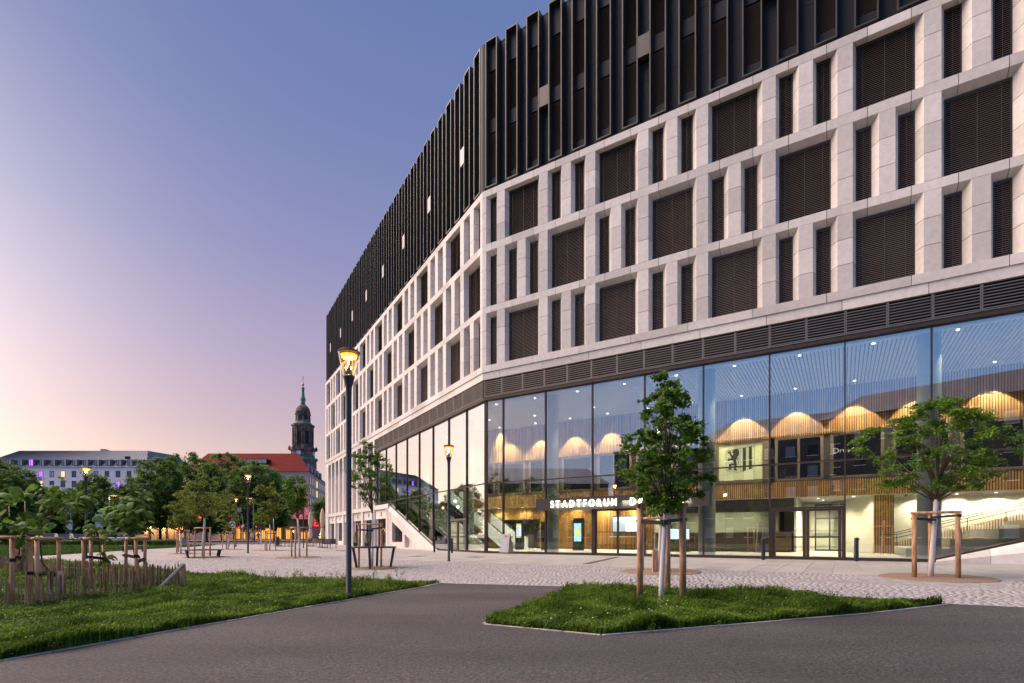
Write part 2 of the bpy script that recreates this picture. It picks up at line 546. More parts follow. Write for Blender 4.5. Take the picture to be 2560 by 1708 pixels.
LE0, LE1 = Vector((-5.18, 5.3)), Vector((-1.9, 14.0))       # lawn edge along the path
ldir = (LE1 - LE0).normalized()
LEB = LE0 - ldir * 34
PATHFAR = [(-1.9, 14.0), (1.65, 12.75), (8.74, 8.95), (16, 5.2), (34, -5)]
plaza = sheet('plaza', [(-75, 20), (-30, 14), (-3, 9), (12, -2), (60, -20), (60, 90), (-75, 110)], -.007, SETTP)
path = sheet('asphalt_path', [tuple(LEB)] + [tuple(LE0)] + PATHFAR + [(34, -40), (-30, -40)], .0, ASPH)
LAWN_L = [tuple(LE1), tuple(LE0), tuple(LEB), (-60, -25), (-70, 24), (-45, 34), (-24, 27.5), (-17, 22.5), (-11.4, 18.0), (-7.6, 15.8), (-4.2, 14.5)]
LAWN_R = [(-.384, 7.51), (1.135, 6.67), (7.75, 9.36), (1.65, 12.75)]
LAWN_F = [(-34, 29.5), (-29.6, 33.5), (-29.6, 40), (-33.5, 55), (-37, 66.0), (-100, 66.0), (-100, 30)]
lawn_l = sheet('lawn', LAWN_L, .012, SOIL)
lawn_r = sheet('lawn', LAWN_R, .012, SOIL)
lawn_f = sheet('lawn', LAWN_F, .012, GRASSF)
road = sheet('road', [(-160, 84), (-18, 84), (-10, 125), (-160, 125)], .0, ASPH)
parking = sheet('parking_area', [(-160, 66.1), (-40, 66.1), (-34, 83.9), (-160, 83.9)], .0, ASPH)
pave = sheet('pavement', [(-170, 125.1), (0, 125.1), (0, 140), (-170, 140)], .12, mk('lit_pavement', (.34, .29, .24), .85))
walk = sheet('pavement', [(-37, 74), (-22, 74), (-20, 83.9), (-33.9, 83.9)], .006, mk('walk_paving', (.30, .27, .25), .85))

# kerb stones round the lawns
def kerb(pts, label_w=.10, L=1.0):
    k = bpy.data.objects.new('kerb', None); COL.objects.link(k); k['kind'] = 'structure'
    ORG[k.name] = Vector()
    out = []
    for a, b in zip(pts[:-1], pts[1:]):
        a, b = Vector((*a, 0)), Vector((*b, 0))
        n = max(1, round((b - a).length / L)); d = (b - a) / n
        s = Vector((-d.y, d.x, 0)).normalized() * label_w / 2
        for i in range(n):
            p, q = a + d * (i + .006), a + d * (i + .994)
            m = MB()
            h = .009 + random.uniform(-.002, .002)
            m.add([(w.x, w.y, gz(w.x, w.y) + z) for z in (-.1, h) for w in (p - s, q - s, q + s, p + s)],
                  [(3, 2, 1, 0), (4, 5, 6, 7), (0, 1, 5, 4), (1, 2, 6, 5), (2, 3, 7, 6), (3, 0, 4, 7)])
            out.append(m)
    pieces('kerb_stone', out, KERB, k)
random.seed(3)
kerb([tuple(LE0 - ldir * 6), tuple(LE0), tuple(LE1)])
kerb([LAWN_R[3], LAWN_R[0], LAWN_R[1], LAWN_R[2]], .10)
kerb([(-1.9, 14.0), (1.65, 12.75)], .05)

# tree pits
PITS = []
def pit(px, py, r, label):
    c = gp(px, py)
    m = MB()
    n = 40
    prof = [(r * (1 + .012 * math.sin(5 * a)) * math.cos(a), r * (1 + .012 * math.sin(5 * a)) * math.sin(a)) for a in [2 * math.pi * i / n for i in range(n)]]
    vs = [(c.x, c.y, c.z + .035)] + [(c.x + x * .97, c.y + y * .97, gz(c.x + x, c.y + y) + .012) for x, y in prof] + \
         [(c.x + x, c.y + y, gz(c.x + x, c.y + y) - .03) for x, y in prof]
    fs = [(0, 1 + i, 1 + (i + 1) % n) for i in range(n)] + [(1 + i, 1 + n + i, 1 + n + (i + 1) % n, 1 + (i + 1) % n) for i in range(n)]
    m.add(vs, fs)
    o = m.build('tree_pit', SAND, None, at=c)
    o['kind'] = 'structure'
    PITS.append((c, r))
    return c

# paving slabs in front of the hall and setts further out
def slabs():
    out = []
    rng = random.Random(5)
    w, l = .75, 1.53
    D = .62
    row = 0
    while D < 9.7:
        x = -2.5 - (row % 2) * .0
        while x < 30:
            m = MB()
            g = .006
            zz = rng.uniform(-.001, .002)
            vs = []
            for dz, ins in ((-.05, 0), (.0, 0), (.004, .006)):
                for (a, b) in ((x + g + ins, D + l - g - ins), (x + w - g - ins, D + l - g - ins), (x + w - g - ins, D + g + ins), (x + g + ins, D + g + ins)):
                    p = FR.P(a, -b, 0)
                    vs.append((p.x, p.y, gz(p.x, p.y) + dz + zz))
            m.add(vs, [(0, 1, 5, 4), (1, 2, 6, 5), (2, 3, 7, 6), (3, 0, 4, 7), (4, 5, 9, 8), (5, 6, 10, 9), (6, 7, 11, 10), (7, 4, 8, 11), (8, 9, 10, 11)])
            out.append(m)
            x += w
        D += l; row += 1
    return out
pieces('paving_slab', slabs(), SLAB, plaza)

def setts():
    rng = np.random.default_rng(11)
    V, Q = [], []
    single = []
    cnt = 0
    rows = int((19.5 - 9.85) / .105)
    for r in range(rows):
        D0 = 9.85 + r * .105
        x = -16 + (r % 2) * .07
        while x < 27:
            w = .14 + rng.uniform(-.025, .03)
            cx_, cD = x + w / 2, D0 + .05
            wob = .02 * math.sin(cx_ * .7 + r * .02)
            p = FR.P(cx_, -(cD + wob), 0)
            x += w
            if p.y < 7 or p.y > 27 or abs(p.x / p.y) > 1.12: continue
            if inpoly(p.x, p.y, LAWN_L) or inpoly(p.x, p.y, LAWN_R): continue
            if p.y < 14.0 - (p.x + 1.9) * .352 + .05 and p.x < 1.65: continue
            if p.x >= 1.65 and p.y < 12.75 - (p.x - 1.65) * .536 + .05: continue
            if any((p.x - c.x) ** 2 + (p.y - c.y) ** 2 < (q + .06) ** 2 for c, q in PITS): continue
            z = gz(p.x, p.y)
            hh = rng.uniform(-.003, .003)
            tx, ty = rng.uniform(-.002, .002, 2)
            a, b = w / 2 - .005, .0485
            cs = []
            for (ex, ey, zz) in ((-a, -b, -.02), (a, -b, -.02), (a, b, -.02), (-a, b, -.02),
                                 (-a * .96, -b * .94, .001 + hh + tx), (a * .95, -b * .95, .001 + hh + ty), (a * .96, b * .94, .001 + hh - tx), (-a * .95, b * .95, .001 + hh - ty)):
                q = p + FR.x * ex + FR.y * ey
                cs.append((q.x, q.y, z + zz))
            if p.y < 13.6 and len(single) < 300 and abs(p.x / p.y) < .95 and p.x > 3:
                m = MB(); m.add(cs, [(4, 5, 6, 7), (0, 1, 5, 4), (1, 2, 6, 5), (2, 3, 7, 6), (3, 0, 4, 7)])
                single.append(m)
                continue
            n = len(V)
            V += cs
            Q += [(n + 4, n + 5, n + 6, n + 7), (n, n + 1, n + 5, n + 4), (n + 1, n + 2, n + 6, n + 5), (n + 2, n + 3, n + 7, n + 6), (n + 3, n, n + 4, n + 7)]
    o = np_mesh('sett_field', np.array(V), np.array(Q), SETT, plaza)
    o['kind'] = 'stuff'
    for m in single:
        m.build('sett', SETTO, plaza, at=centre(m)[0])

pit(2340, 1444, 1.28, '')
pit(1652, 1429, 1.25, '')
pit(933, 1420.5, .88, '')
pit(508, 1393, 1.0, '')
pit(671, 1376.5, 1.2, '')
pit(744, 1393.5, 1.15, '')
pit(454, 1384, .75, '')
pit(571, 1374, 1.1, '')
setts()

# channel drain and inspection covers in the paving
def flat_piece(name, pts, mat, label, cat, h=.012, group=None):
    m = MB()
    vs = [(p.x, p.y, gz(p.x, p.y) - .03) for p in pts] + [(p.x, p.y, gz(p.x, p.y) + h) for p in pts]
    n = len(pts)
    m.add(vs, [tuple(range(n, 2 * n))] + [(i, (i + 1) % n, n + (i + 1) % n, n + i) for i in range(n)])
    return tag(m.build(name, mat, None, at=pts[0]), label, cat, group)
IRON = mk('cast_iron', (.05, .045, .042), .7, .4, var=.3, vs=30)
a, b = gp(1466, 1410), gp(1545, 1393)
w_ = Vector((.16, .05, 0))
dr = thing('channel_drain', 'dark slotted drain channel crossing the pale slabs before the lit doors', 'drain', a)
for i in range(9):
    p, q = a.lerp(b, i / 9 + .01), a.lerp(b, (i + 1) / 9 - .01)
    m = MB()
    pts = [p - w_, p + w_, q + w_, q - w_]
    vs = [(v.x, v.y, gz(v.x, v.y) - .03) for v in pts] + [(v.x, v.y, gz(v.x, v.y) + .009) for v in pts]
    m.add(vs, [(4, 5, 6, 7), (0, 1, 5, 4), (1, 2, 6, 5), (2, 3, 7, 6), (3, 0, 4, 7)])
    m.build('grating', IRON, dr)
for (x, y, l) in ((1045, 1391, 'iron cover set in the slabs below the stair wall'), (1188, 1393, 'iron cover set in the slabs between second lamp and glass corner'),
                  (857, 1377, 'iron cover set in the paving beside the cafe chairs')):
    c = gp(x, y)
    flat_piece('manhole_cover', [c + FR.x * sx * .42 + FR.y * sy * .35 for sx, sy in ((-1, -1), (1, -1), (1, 1), (-1, 1))], IRON, l, 'cover', .011)

# ------------------------------------------------------------------ grass
def patchy(x, y):
    return .5 + .22 * np.sin(1.7 * x + .6 * y) + .2 * np.sin(-.9 * x + 2.3 * y + 1) + .15 * np.sin(4.1 * x + 3.3 * y + 2) + .12 * np.sin(7.7 * x - 6.1 * y)
def grass(name, poly, n, ymin, ymax, xr, label, hh=.125, seed=1, mat=None, pw=2.0, ref=8.0):
    rng = np.random.default_rng(seed)
    P = np.array(poly)
    out = []
    tot = 0
    while tot < n:
        k = n * 2
        # sample with density falling off with distance
        u = rng.random(k)
        if pw == 2.0:
            Y = 1 / (1 / ymin + u * (1 / ymax - 1 / ymin))
        else:
            Y = ymin + u * (ymax - ymin)
        X = rng.uniform(xr[0], xr[1], k) * (Y if pw == 2.0 else 1)
        keep = np.zeros(k, bool)
        j = len(P) - 1
        for i in range(len(P)):
            xi, yi = P[i]; xj, yj = P[j]
            with np.errstate(divide='ignore', invalid='ignore'):
                c = ((yi > Y) != (yj > Y)) & (X < (xj - xi) * (Y - yi) / (yj - yi + 1e-12) + xi)
            keep ^= c
            j = i
        out.append(np.stack([X[keep], Y[keep]], 1))
        tot += keep.sum()
    XY = np.concatenate(out)[:n]
    x, y = XY[:, 0], XY[:, 1]
    pt = patchy(x, y)
    D = -((x - CORNER.x) * FR.y.x + (y - CORNER.y) * FR.y.y)
    z = .2 * np.clip((17 - D) / 8, 0, 1) + .010
    sc_ = np.clip(np.sqrt(y * y + x * x) / ref, .7, 6) ** .55
    h = hh * (.35 + 1.15 * np.clip(pt, 0, 1.3) ** 1.4) * rng.uniform(.5, 1.35, n)
    kind = rng.random(n)
    az = rng.uniform(0, 2 * np.pi, n)
    lean = rng.uniform(.1, .8, n) * h
    w = rng.uniform(.004, .008, n) * sc_
    # blades: tapered, bent in two segments (5 points -> quad + quad)
    isb = kind < .55
    base = np.stack([x, y, z], 1)
    d = np.stack([np.cos(az), np.sin(az), np.zeros(n)], 1)
    s = np.stack([-np.sin(az), np.cos(az), np.zeros(n)], 1)
    up = np.array([0, 0, 1.0])
    b = isb
    m1 = base[b] + d[b] * (lean[b] * .3)[:, None] + up * (h[b] * .6)[:, None]
    m2 = base[b] + d[b] * lean[b][:, None] + up * h[b][:, None]
    v = np.stack([base[b] - s[b] * w[b][:, None], base[b] + s[b] * w[b][:, None], m1 + s[b] * (w[b] * .8)[:, None], m1 - s[b] * (w[b] * .8)[:, None],
                  m2 + s[b] * (w[b] * .15)[:, None], m2 - s[b] * (w[b] * .15)[:, None]], 1)
    nb = b.sum()
    V1 = v.reshape(-1, 3)
    i0 = (np.arange(nb) * 6)[:, None]
    Q1 = np.concatenate([i0 + np.array([0, 1, 2, 3]), i0 + np.array([3, 2, 4, 5])])
    # broad weed leaves: one folded rhombus each, at varying height
    c = ~isb
    nc = c.sum()
    hz = h[c] * rng.uniform(.25, .95, nc)
    cc = base[c] + up * hz[:, None] + d[c] * rng.uniform(0, .03, nc)[:, None]
    ls = rng.uniform(.011, .028, nc) * sc_[c]
    tilt = rng.uniform(-.4, .9, nc)
    ax = d[c] * np.cos(tilt)[:, None] + up * np.sin(tilt)[:, None]
    sd_ = s[c]
    v2 = np.stack([cc - ax * ls[:, None], cc + sd_ * (ls * .62)[:, None] + up * (ls * .2)[:, None], cc + ax * ls[:, None], cc - sd_ * (ls * .62)[:, None] + up * (ls * .2)[:, None]], 1)
    V2 = v2.reshape(-1, 3)
    Q2 = (np.arange(nc) * 4)[:, None] + np.array([0, 1, 2, 3]) + len(V1)
    o = np_mesh(name, np.concatenate([V1, V2]), np.concatenate([Q1, Q2]), mat or GRASS)
    return tag(o, label, 'grass', kind='stuff')
grass('grass', LAWN_L, 330000, 4.8, 30, (-1.15, -.05), 'weedy green grass and clover round the picket fence', seed=1)
grass('grass', LAWN_R, 150000, 6.4, 13, (-.1, .95), 'lush weedy grass on the triangular bed in the asphalt', .135, seed=2)
grass('grass', LAWN_F, 60000, 30, 66, (-1.2, -.4), 'mown grass strip in front of the clipped hedge', .10, seed=3, mat=GRASSF, ref=8)

# taller flowering weeds along the edges
def weeds(spots, label, seed, mat=None, ll=(.012, .026), nl=26, flowers=0):
    rng = np.random.default_rng(seed)
    V, Q = [], []
    for (px, py, hgt) in spots:
        p = gp(px, py)
        for st in range(rng.integers(2, 5)):
            b0 = np.array([p.x + rng.normal(0, .06), p.y + rng.normal(0, .06), p.z])
            dr_ = np.array([rng.normal(0, .22), rng.normal(0, .22), 1.0]) * hgt * rng.uniform(.6, 1.1)
            sd_ = np.array([.003, 0, 0])
            n = len(V); V += [b0 - sd_, b0 + sd_, b0 + dr_ + sd_ * .4, b0 + dr_ - sd_ * .4]; Q.append((n, n + 1, n + 2, n + 3))
            for k in range(nl):
                t = rng.uniform(.25, 1)
                c = b0 + dr_ * t + rng.normal(0, .022, 3)
                a = rng.normal(0, 1, 3); a /= np.linalg.norm(a)
                s_ = np.cross(a, [0, 0, 1.0]); s_ /= (np.linalg.norm(s_) + 1e-6)
                L_ = rng.uniform(*ll)
                n = len(V); V += [c - a * L_, c + s_ * L_ * .5, c + a * L_, c - s_ * L_ * .5]; Q.append((n, n + 1, n + 2, n + 3))
    o = np_mesh('weeds', np.array(V), np.array(Q), mat or GRASS)
    tag(o, label, 'weeds', kind='stuff')
rs = random.Random(8)
weeds([(1010 + 14 * i, 1470 - 0.2 * i, rs.uniform(.12, .26)) for i in range(3)] +
      [(rs.uniform(480, 1000), rs.uniform(1440, 1462), rs.uniform(.14, .3)) for i in range(34)], 'tall weeds at the edge between long lawn and cobbles', 4)
weeds([(1450 + i * 8 + rs.uniform(-6, 6), 1478 + i * .35 + rs.uniform(0, 10), rs.uniform(.12, .34)) for i in range(80)] +
      [(1240 + 7 * i, 1556 - 2.6 * i, rs.uniform(.06, .15)) for i in range(25)], 'tall weeds along the far edge of triangular lawn', 5)

def in_lawn(poly, n, x0, x1, y0, y1, seed):
    r = random.Random(seed); out = []
    while len(out) < n:
        px, py = r.uniform(x0, x1), r.uniform(y0, y1)
        p = gp(px, py)
        if inpoly(p.x, p.y, poly): out.append((px, py, r.uniform(.05, .16)))
    return out
weeds(in_lawn(LAWN_L, 900, 0, 1000, 1440, 1640, 31), 'broad leaved weeds scattered through the long lawn', 32, WEED, (.010, .024), 18)
weeds(in_lawn(LAWN_R, 420, 1230, 2300, 1480, 1580, 33), 'broad leaved weeds scattered over the triangular bed', 34, WEED, (.010, .022), 18)
def flowers(spots, mat, label, seed):
    r = random.Random(seed); m = MB()
    for px, py, h in spots:
        p = gp(px, py); z = p.z + h * .7 + .05; q = r.uniform(.010, .018)
        m.add([(p.x - q, p.y, z), (p.x, p.y - q, z + .004), (p.x + q, p.y, z), (p.x, p.y + q, z + .004), (p.x, p.y, z + q)], [(0, 1, 4), (1, 2, 4), (2, 3, 4), (3, 0, 4)])
    tag(m.build('flowers', mat), label, 'flowers', kind='stuff')
flowers(in_lawn(LAWN_R, 45, 1450, 1700, 1520, 1575, 35) + in_lawn(LAWN_R, 25, 1230, 2300, 1480, 1580, 36), mk('clover_white', (.6, .58, .5), .8), 'small white clover heads in the triangular bed', 1)
flowers(in_lawn(LAWN_L, 60, 0, 1000, 1480, 1640, 37), mk('buttercup_yellow', (.65, .50, .04), .8), 'small yellow flowers in the long lawn', 2)
# ------------------------------------------------------------------ the city hall
hall = thing('city_hall', 'large office building with pale stone grid, black metal crown and tall glazed lit hall', 'building', CORNER)
TR, TL = FR.P, FL.P
U = 1.515
ROWS = [(19.87, 22.91, 0.0), (15.89, 19.42, .22), (12.14, 15.49, .22)]     # sill, lintel, splay of the lintel
NR, NL = 22, 32
REV, SA, SB = .36, .12, .26
def openings(side, row):
    out = []
    if side == 'R':
        one = lambda k: ((.29 if k == 0 else .185 + U * k), 1.13 + U * k)
        out.append((*one(0), 'n'))
        k, big = 1, (row != 1)
        while k + 1 < NR:
            if big: out.append((one(k)[0], one(k + 1)[1], 'B'))
            else: out += [(*one(k), 'n'), (*one(k + 1), 'n')]
            k += 2; big = not big
    else:
        one = lambda k: (-(1.25 + U * k), -(.305 + U * k))
        k, big = 0, (row == 1)
        while k + 1 < NL:
            if big: out.append((one(k + 1)[0], one(k)[1], 'B'))
            else: out += [(*one(k), 'n'), (*one(k + 1), 'n')]
            k += 2; big = not big
    return sorted(out)
XR_END, XL_END = 1.13 + U * (NR - 2) + .57 + 1.0, -48.9
blocks, cores = [], []
MESHC = {}
def window_meshes(w, h):
    key = (round(w, 2), round(h, 2))
    if key in MESHC: return MESHC[key]
    fr = MB()
    t = .055
    fr.box(0, t, .0, .07, 0, h); fr.box(w - t, w, .0, .07, 0, h); fr.box(t, w - t, .0, .07, 0, t); fr.box(t, w - t, .0, .07, h - .10, h)
    if w > 1.2: fr.box(w / 2 - .02, w / 2 + .02, .05, .09, t, h - .1)
    bl = MB()
    z = .08
    while z < h - .13:
        bl.extr([(.005, z), (.050, z + .052), (.047, z + .058), (.002, z + .006)], t + .005, w - t - .005)
        z += .083
    for cx_ in ([w * .5] if w < 1.2 else [w * .12, w * .5, w * .85]):
        bl.box(cx_ - .006, cx_ + .006, -.004, .006, .06, h - .1)
    pn = MB(); pn.box(t, w - t, .10, .12, t, h - t)
    MESHC[key] = (fr.mesh('window_frame', FRAMEM), bl.mesh('blind', SLATM), pn.mesh('pane', DGLASS))
    return MESHC[key]
def sub(name, me, parent, loc=(0, 0, 0)):
    o = bpy.data.objects.new(name, me); COL.objects.link(o); o.parent = parent; o.location = loc
    return o
for side, fac, T in (('R', FR, TR), ('L', FL, TL)):
    for r, (z0, z1, spl) in enumerate(ROWS):
        ops = openings(side, r)
        # piers between the openings, three stones each
        edges = [None] + ops + [None]
        for a, b in zip(edges[:-1], edges[1:]):
            p0 = a[1] if a else (0 if side == 'R' else XL_END)
            p1 = b[0] if b else (XR_END if side == 'R' else 0)
            if p1 - p0 < .05: continue
            bl = p0 - SB if a else p0 + (MIT * REV if side == 'R' else 0)
            br = p1 + SA if b else p1 - (MIT * REV if side == 'L' else 0)
            for i in range(3):
                za, zb = z0 + (z1 - z0) * i / 3 + .012, z0 + (z1 - z0) * (i + 1) / 3 - .012
                m = MB()
                m.prism([(p0, 0), (p1, 0), (br, REV), (bl, REV)], za, zb, T)
                blocks.append(m)
            c = .03
            cores.append(MB().prism([(p0 + c, .04), (p1 - c, .04), (br - c, REV + .1), (bl + c, REV + .1)], z0, z1, T))
        for (x0, x1, k) in ops:
            w, h = (x1 - SB) - (x0 + SA), z1 - spl - z0
            fm, bm_, pm = window_meshes(w, h)
            o = place('window', fm, hall, T(x0 + SA, REV - .02, z0 + .005), fac.a)
            sub('blind', bm_, o); sub('pane', pm, o)
    # string courses, one stone per grid unit
    for (za, zb, spl, yf) in ((22.91, 23.32, 0, 0), (19.42, 19.87, .22, 0), (15.49, 15.89, .22, 0), (11.73, 12.14, 0, -.03), (11.27, 11.73, 0, .03)):
        off = .72 if yf <= 0 else 1.3
        xs = [0]
        x = off
        lim = XR_END if side == 'R' else -XL_END
        while x < lim - .3:
            xs.append(x); x += U if yf == 0 else 2 * U
        xs.append(lim)
        for a, b in zip(xs[:-1], xs[1:]):
            m = MB()
            g = .012
            prof = [(yf, zb - .004), (yf, za + .004), (REV + .06, za - spl + .004), (REV + .06, zb - .004)]
            if side == 'R':
                m.extr(prof, a + (g if a > 0 else 0), b - g, T, MIT if a == 0 else 0, 0)
            else:
                m.extr(prof, -(b - g), -(a + (g if a > 0 else 0)), T, 0, -MIT if a == 0 else 0)
            blocks.append(m)
        m = MB()
        prof = [(yf + .05, zb - .01), (yf + .05, za + .01), (REV + .1, za - spl + .02), (REV + .1, zb - .01)]
        if side == 'R': m.extr(prof, .0, XR_END, T, MIT, 0)
        else: m.extr(prof, XL_END, 0, T, 0, -MIT)
        cores.append(m)

# ---- black metal crown
ZC0, ZC1 = 23.34, 32.80
fr = MB()
FWD, FT, FH = .88, .065, ZC1 - 23.46
fr.box(0, FT, -.02, .50, 0, FH); fr.box(FWD - FT, FWD, -.02, .50, 0, FH)
fr.box(FT, FWD - FT, -.015, .50, 0, FT); fr.box(FT, FWD - FT, -.015, .50, FH - FT, FH)
fr_me = fr.mesh('crown_frame', BRONZE)
def crown_blind(h):
    m = MB(); z = .02
    while z < h - .08:
        m.extr([(.0, z), (.05, z + .058), (.046, z + .064), (-.004, z + .006)], .01, FWD - 2 * FT - .01); z += .09
    m.box(0, FWD - 2 * FT, .06, .08, 0, h)
    return m.mesh('blind', SLATM)
cb = crown_blind(2.97), crown_blind(3.08)
sp = [MB().box(0, FWD - 2 * FT, 0, .05, 0, hh).mesh('spandrel_panel', METAL) for hh in (.60, .86, 1.68)]
panels = []
for side, fac, T, n in (('R', FR, TR, NR), ('L', FL, TL, NL)):
    for k in range(n):
        x = .24 + U * k if side == 'R' else -(1.21 + U * k)
        o = place('crown_frame', fr_me, hall, T(x, 0, 23.46), fac.a)
        for me, z in ((cb[0], 24.13), (cb[1], 27.96)):
            sub('blind', me, o, (FT, .34, z - 23.46))
        for me, z in ((sp[0], 23.53), (sp[1], 27.10), (sp[2], 31.05)):
            sub('spandrel_panel', me, o, (FT, .30, z - 23.46))
        # gap panels between the frames, jointed every 2.4 m
        g0, g1 = (x + FWD + .003, x + U - .003) if side == 'R' else (x - (U - FWD) + .003, x - .003)
        zs = [ZC0, 25.8, 28.2, 30.6, 32.66]
        for za, zb in zip(zs[:-1], zs[1:]):
            panels.append(MB().box(g0, g1, .40, .47, za + .008, zb - .008, T))
        if (side == 'R' and k % 4 == 2) or (side == 'L' and k % 4 == 1):
            q0, q1 = (g0 + .01, g1 - .01)
            MB().box(q0, q1, -.005, .39, 26.9, 28.05, T).build('access_panel', LPANEL if side == 'L' else BRONZE, hall)  # left panels get a paler metal, the light on them painted in
    # coping and closing wall behind
    m = MB()
    if side == 'R': m.box(.0, XR_END, .38, 1.2, 32.66, 32.74, T, MIT, 0)
    else: m.box(XL_END, 0, .38, 1.2, 32.66, 32.742, T, 0, -MIT)
    m.build('parapet_coping', METAL, hall)
m = MB(); m.prism([(.0, 0), (.20, 0), (.20, .45), (MIT * .45, .45)], ZC0, 32.7, TR)
m.build('corner_panel', METAL, hall)
m = MB(); m.prism([(-.28, .0), (0, 0), (-MIT * .45, .45), (-.28, .45)], ZC0, 32.69, TL)
m.build('corner_panel', METAL, hall)
pieces('metal_panel', panels, METAL, hall, 300)
join(cores).build('wall_core', MORTAR, hall)
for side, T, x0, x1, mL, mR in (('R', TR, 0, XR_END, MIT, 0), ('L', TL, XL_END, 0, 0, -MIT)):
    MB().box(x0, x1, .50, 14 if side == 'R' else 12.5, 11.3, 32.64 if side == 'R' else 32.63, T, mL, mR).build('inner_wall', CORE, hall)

# ---- louvre band below the stone
def louvre(w, h, n=8):
    m = MB()
    m.box(0, .04, 0, .16, 0, h); m.box(w - .04, w, 0, .16, 0, h); m.box(.04, w - .04, .01, .16, 0, .05)
    for i in range(n):
        z = .07 + (h - .12) * i / n
        m.extr([(.0, z), (.0, z + .042), (.10, z + .072), (.10, z + .050)], .04, w - .04)
    return m.mesh('louvre_panel', LOUV)
lv = louvre(U - .012, 1.10)
lv0 = louvre(1.32, 1.10)
for k in range(-1, NR - 1):
    x = 1.435 + U * k + .006
    place('louvre_panel', lv0 if k < 0 else lv, hall, TR(.10 if k < 0 else x, .06, 10.17), FR.a)
for k in range(-1, 15):
    s = 1.55 + U * k
    place('louvre_panel', lv0 if k < 0 else lv, hall, TL(-1.45 if k < 0 else -(s + U - .006), .06, 10.17), FL.a)
MB().prism([(.0, .05), (.09, .05), (.09, .22), (MIT * .22, .22)], 10.17, 11.27, TR).build('corner_post', METAL, hall)
MB().prism([(-.12, .05), (0 - MIT * .05, .05), (-MIT * .22, .22), (-.12, .22)], 10.17, 11.27, TL).build('corner_post', METAL, hall)
MB().box(.0, XR_END, .23, .30, 10.166, 11.28, TR, MIT, 0).build('louvre_backing', CORE, hall)
MB().box(-24.2, 0, .23, .30, 10.166, 11.278, TL, 0, -MIT).build('louvre_backing', CORE, hall)
MB().box(.0, XR_END, .10, .50, 9.98, 10.165, TR, MIT, 0).build('head_beam', FRAMEM, hall)
MB().box(-24.2, 0, .10, .50, 9.98, 10.163, TL, 0, -MIT).build('head_beam', FRAMEM, hall)

# ---- glazing
ZB, ZT, ZG = .33, 4.68, 10.0
GY = .30
def mull(T, x, z0=.2, z1=10.0, w=.06):
    MB().box(x - w / 2, x + w / 2, GY - .09, GY + .10, z0, z1, T).build('mullion', FRAMEM, hall)
def pane(T, poly, mat=None, name='glass_pane', parent=None):
    MB().front(poly, GY - .012, GY + .012, T).build(name, mat or GLASS, parent or hall)
def tran(T, x0, x1, z):
    MB().box(x0, x1, GY - .06, GY + .07, z - .035, z + .035, T).build('transom', FRAMEM, hall)
mx = [MIT * GY + .05] + [1.415 + 2 * U * k for k in range(0, 11)]
SLR = lambda t: .28 + max(0, t - 22.66) * .285          # foot of the glass over the raked seating
for i, (a, b) in enumerate(zip(mx[:-1], mx[1:])):
    a2, b2 = a + .03, b - .03
    pane(TR, [(a2, ZT + .035), (b2, ZT + .035), (b2, ZG), (a2, ZG)])
    tran(TR, a2, b2, ZT)
    if i == 6:    # emergency exit
        pane(TR, [(a2, 2.62), (b2, 2.62), (b2, ZT - .035), (a2, ZT - .035)])
    elif i == 3:  # entrance doors below the sign
        pane(TR, [(a2, 3.0), (b2, 3.0), (b2, ZT - .035), (a2, ZT - .035)])
    else:
        z0a, z0b = max(ZB, SLR(a2) + .12 if a > 22 else ZB), max(ZB, SLR(b2) + .12 if a > 22 else ZB)
        pane(TR, [(a2, z0a), (b2, z0b), (b2, ZT - .035), (a2, ZT - .035)])
for i, x in enumerate(mx):
    mull(TR, x, max(.2, SLR(x)) if x > 22.7 else .2, 10.0, .10 if i == 0 else .06)
MB().box(MIT * GY + .1, 22.62, GY - .10, GY + .10, .17, ZB, TR).build('sill_frame', FRAMEM, hall)
MB().front([(22.66, .17), (22.9, .17), (31.6, SLR(31.6)), (31.6, SLR(31.6) + .12), (22.66, ZB)], GY - .10, GY + .10, TR).build('sill_frame', FRAMEM, hall)
ms = [-(MIT * GY + .05)] + [-(2.85 + 2 * U * k) for k in range(0, 8)]
DS0, DS1 = 8.0, 20.2
diag = lambda s: .28 + (s - DS0) * (4.45 - .28) / (DS1 - DS0)
for i, (a, b) in enumerate(zip(ms[:-1], ms[1:])):
    a2, b2 = a - .03, b + .03            # a2 > b2
    pane(TL, [(b2, ZT + .035), (a2, ZT + .035), (a2, ZG), (b2, ZG)])
    tran(TL, b2, a2, ZT)
    if -b < DS0: low = [(b2, ZB), (a2, ZB)]
    elif -a < DS0: low = [(b2, diag(-b2) + .1), (-DS0, ZB), (a2, ZB)]
    elif -a > DS1: continue
    else: low = [(max(b2, -DS1), min(diag(-b2) + .1, ZT - .06)), (a2, diag(-a2) + .1)]
    top = [(a2, ZT - .035), (max(b2, -DS1), ZT - .035)]
    if i == 1:
        pane(TL, [(b2, 2.52), (a2, 2.52), (a2, ZT - .035), (b2, ZT - .035)])
    else:
        pane(TL, low + top)
for x in ms:
    mull(TL, x, max(.2, diag(-x)) if -x > DS0 and -x < DS1 else (4.6 if -x > DS1 else .2))
MB().box(-DS0, -(MIT * GY + .1), GY - .10, GY + .10, .17, ZB, TL).build('sill_frame', FRAMEM, hall)
MB().front([(-DS0, .20), (-DS0, .36), (-DS1, diag(DS1) + .12), (-DS1, diag(DS1) - .02)], GY - .12, GY + .10, TL).build('sill_frame', FRAMEM, hall)

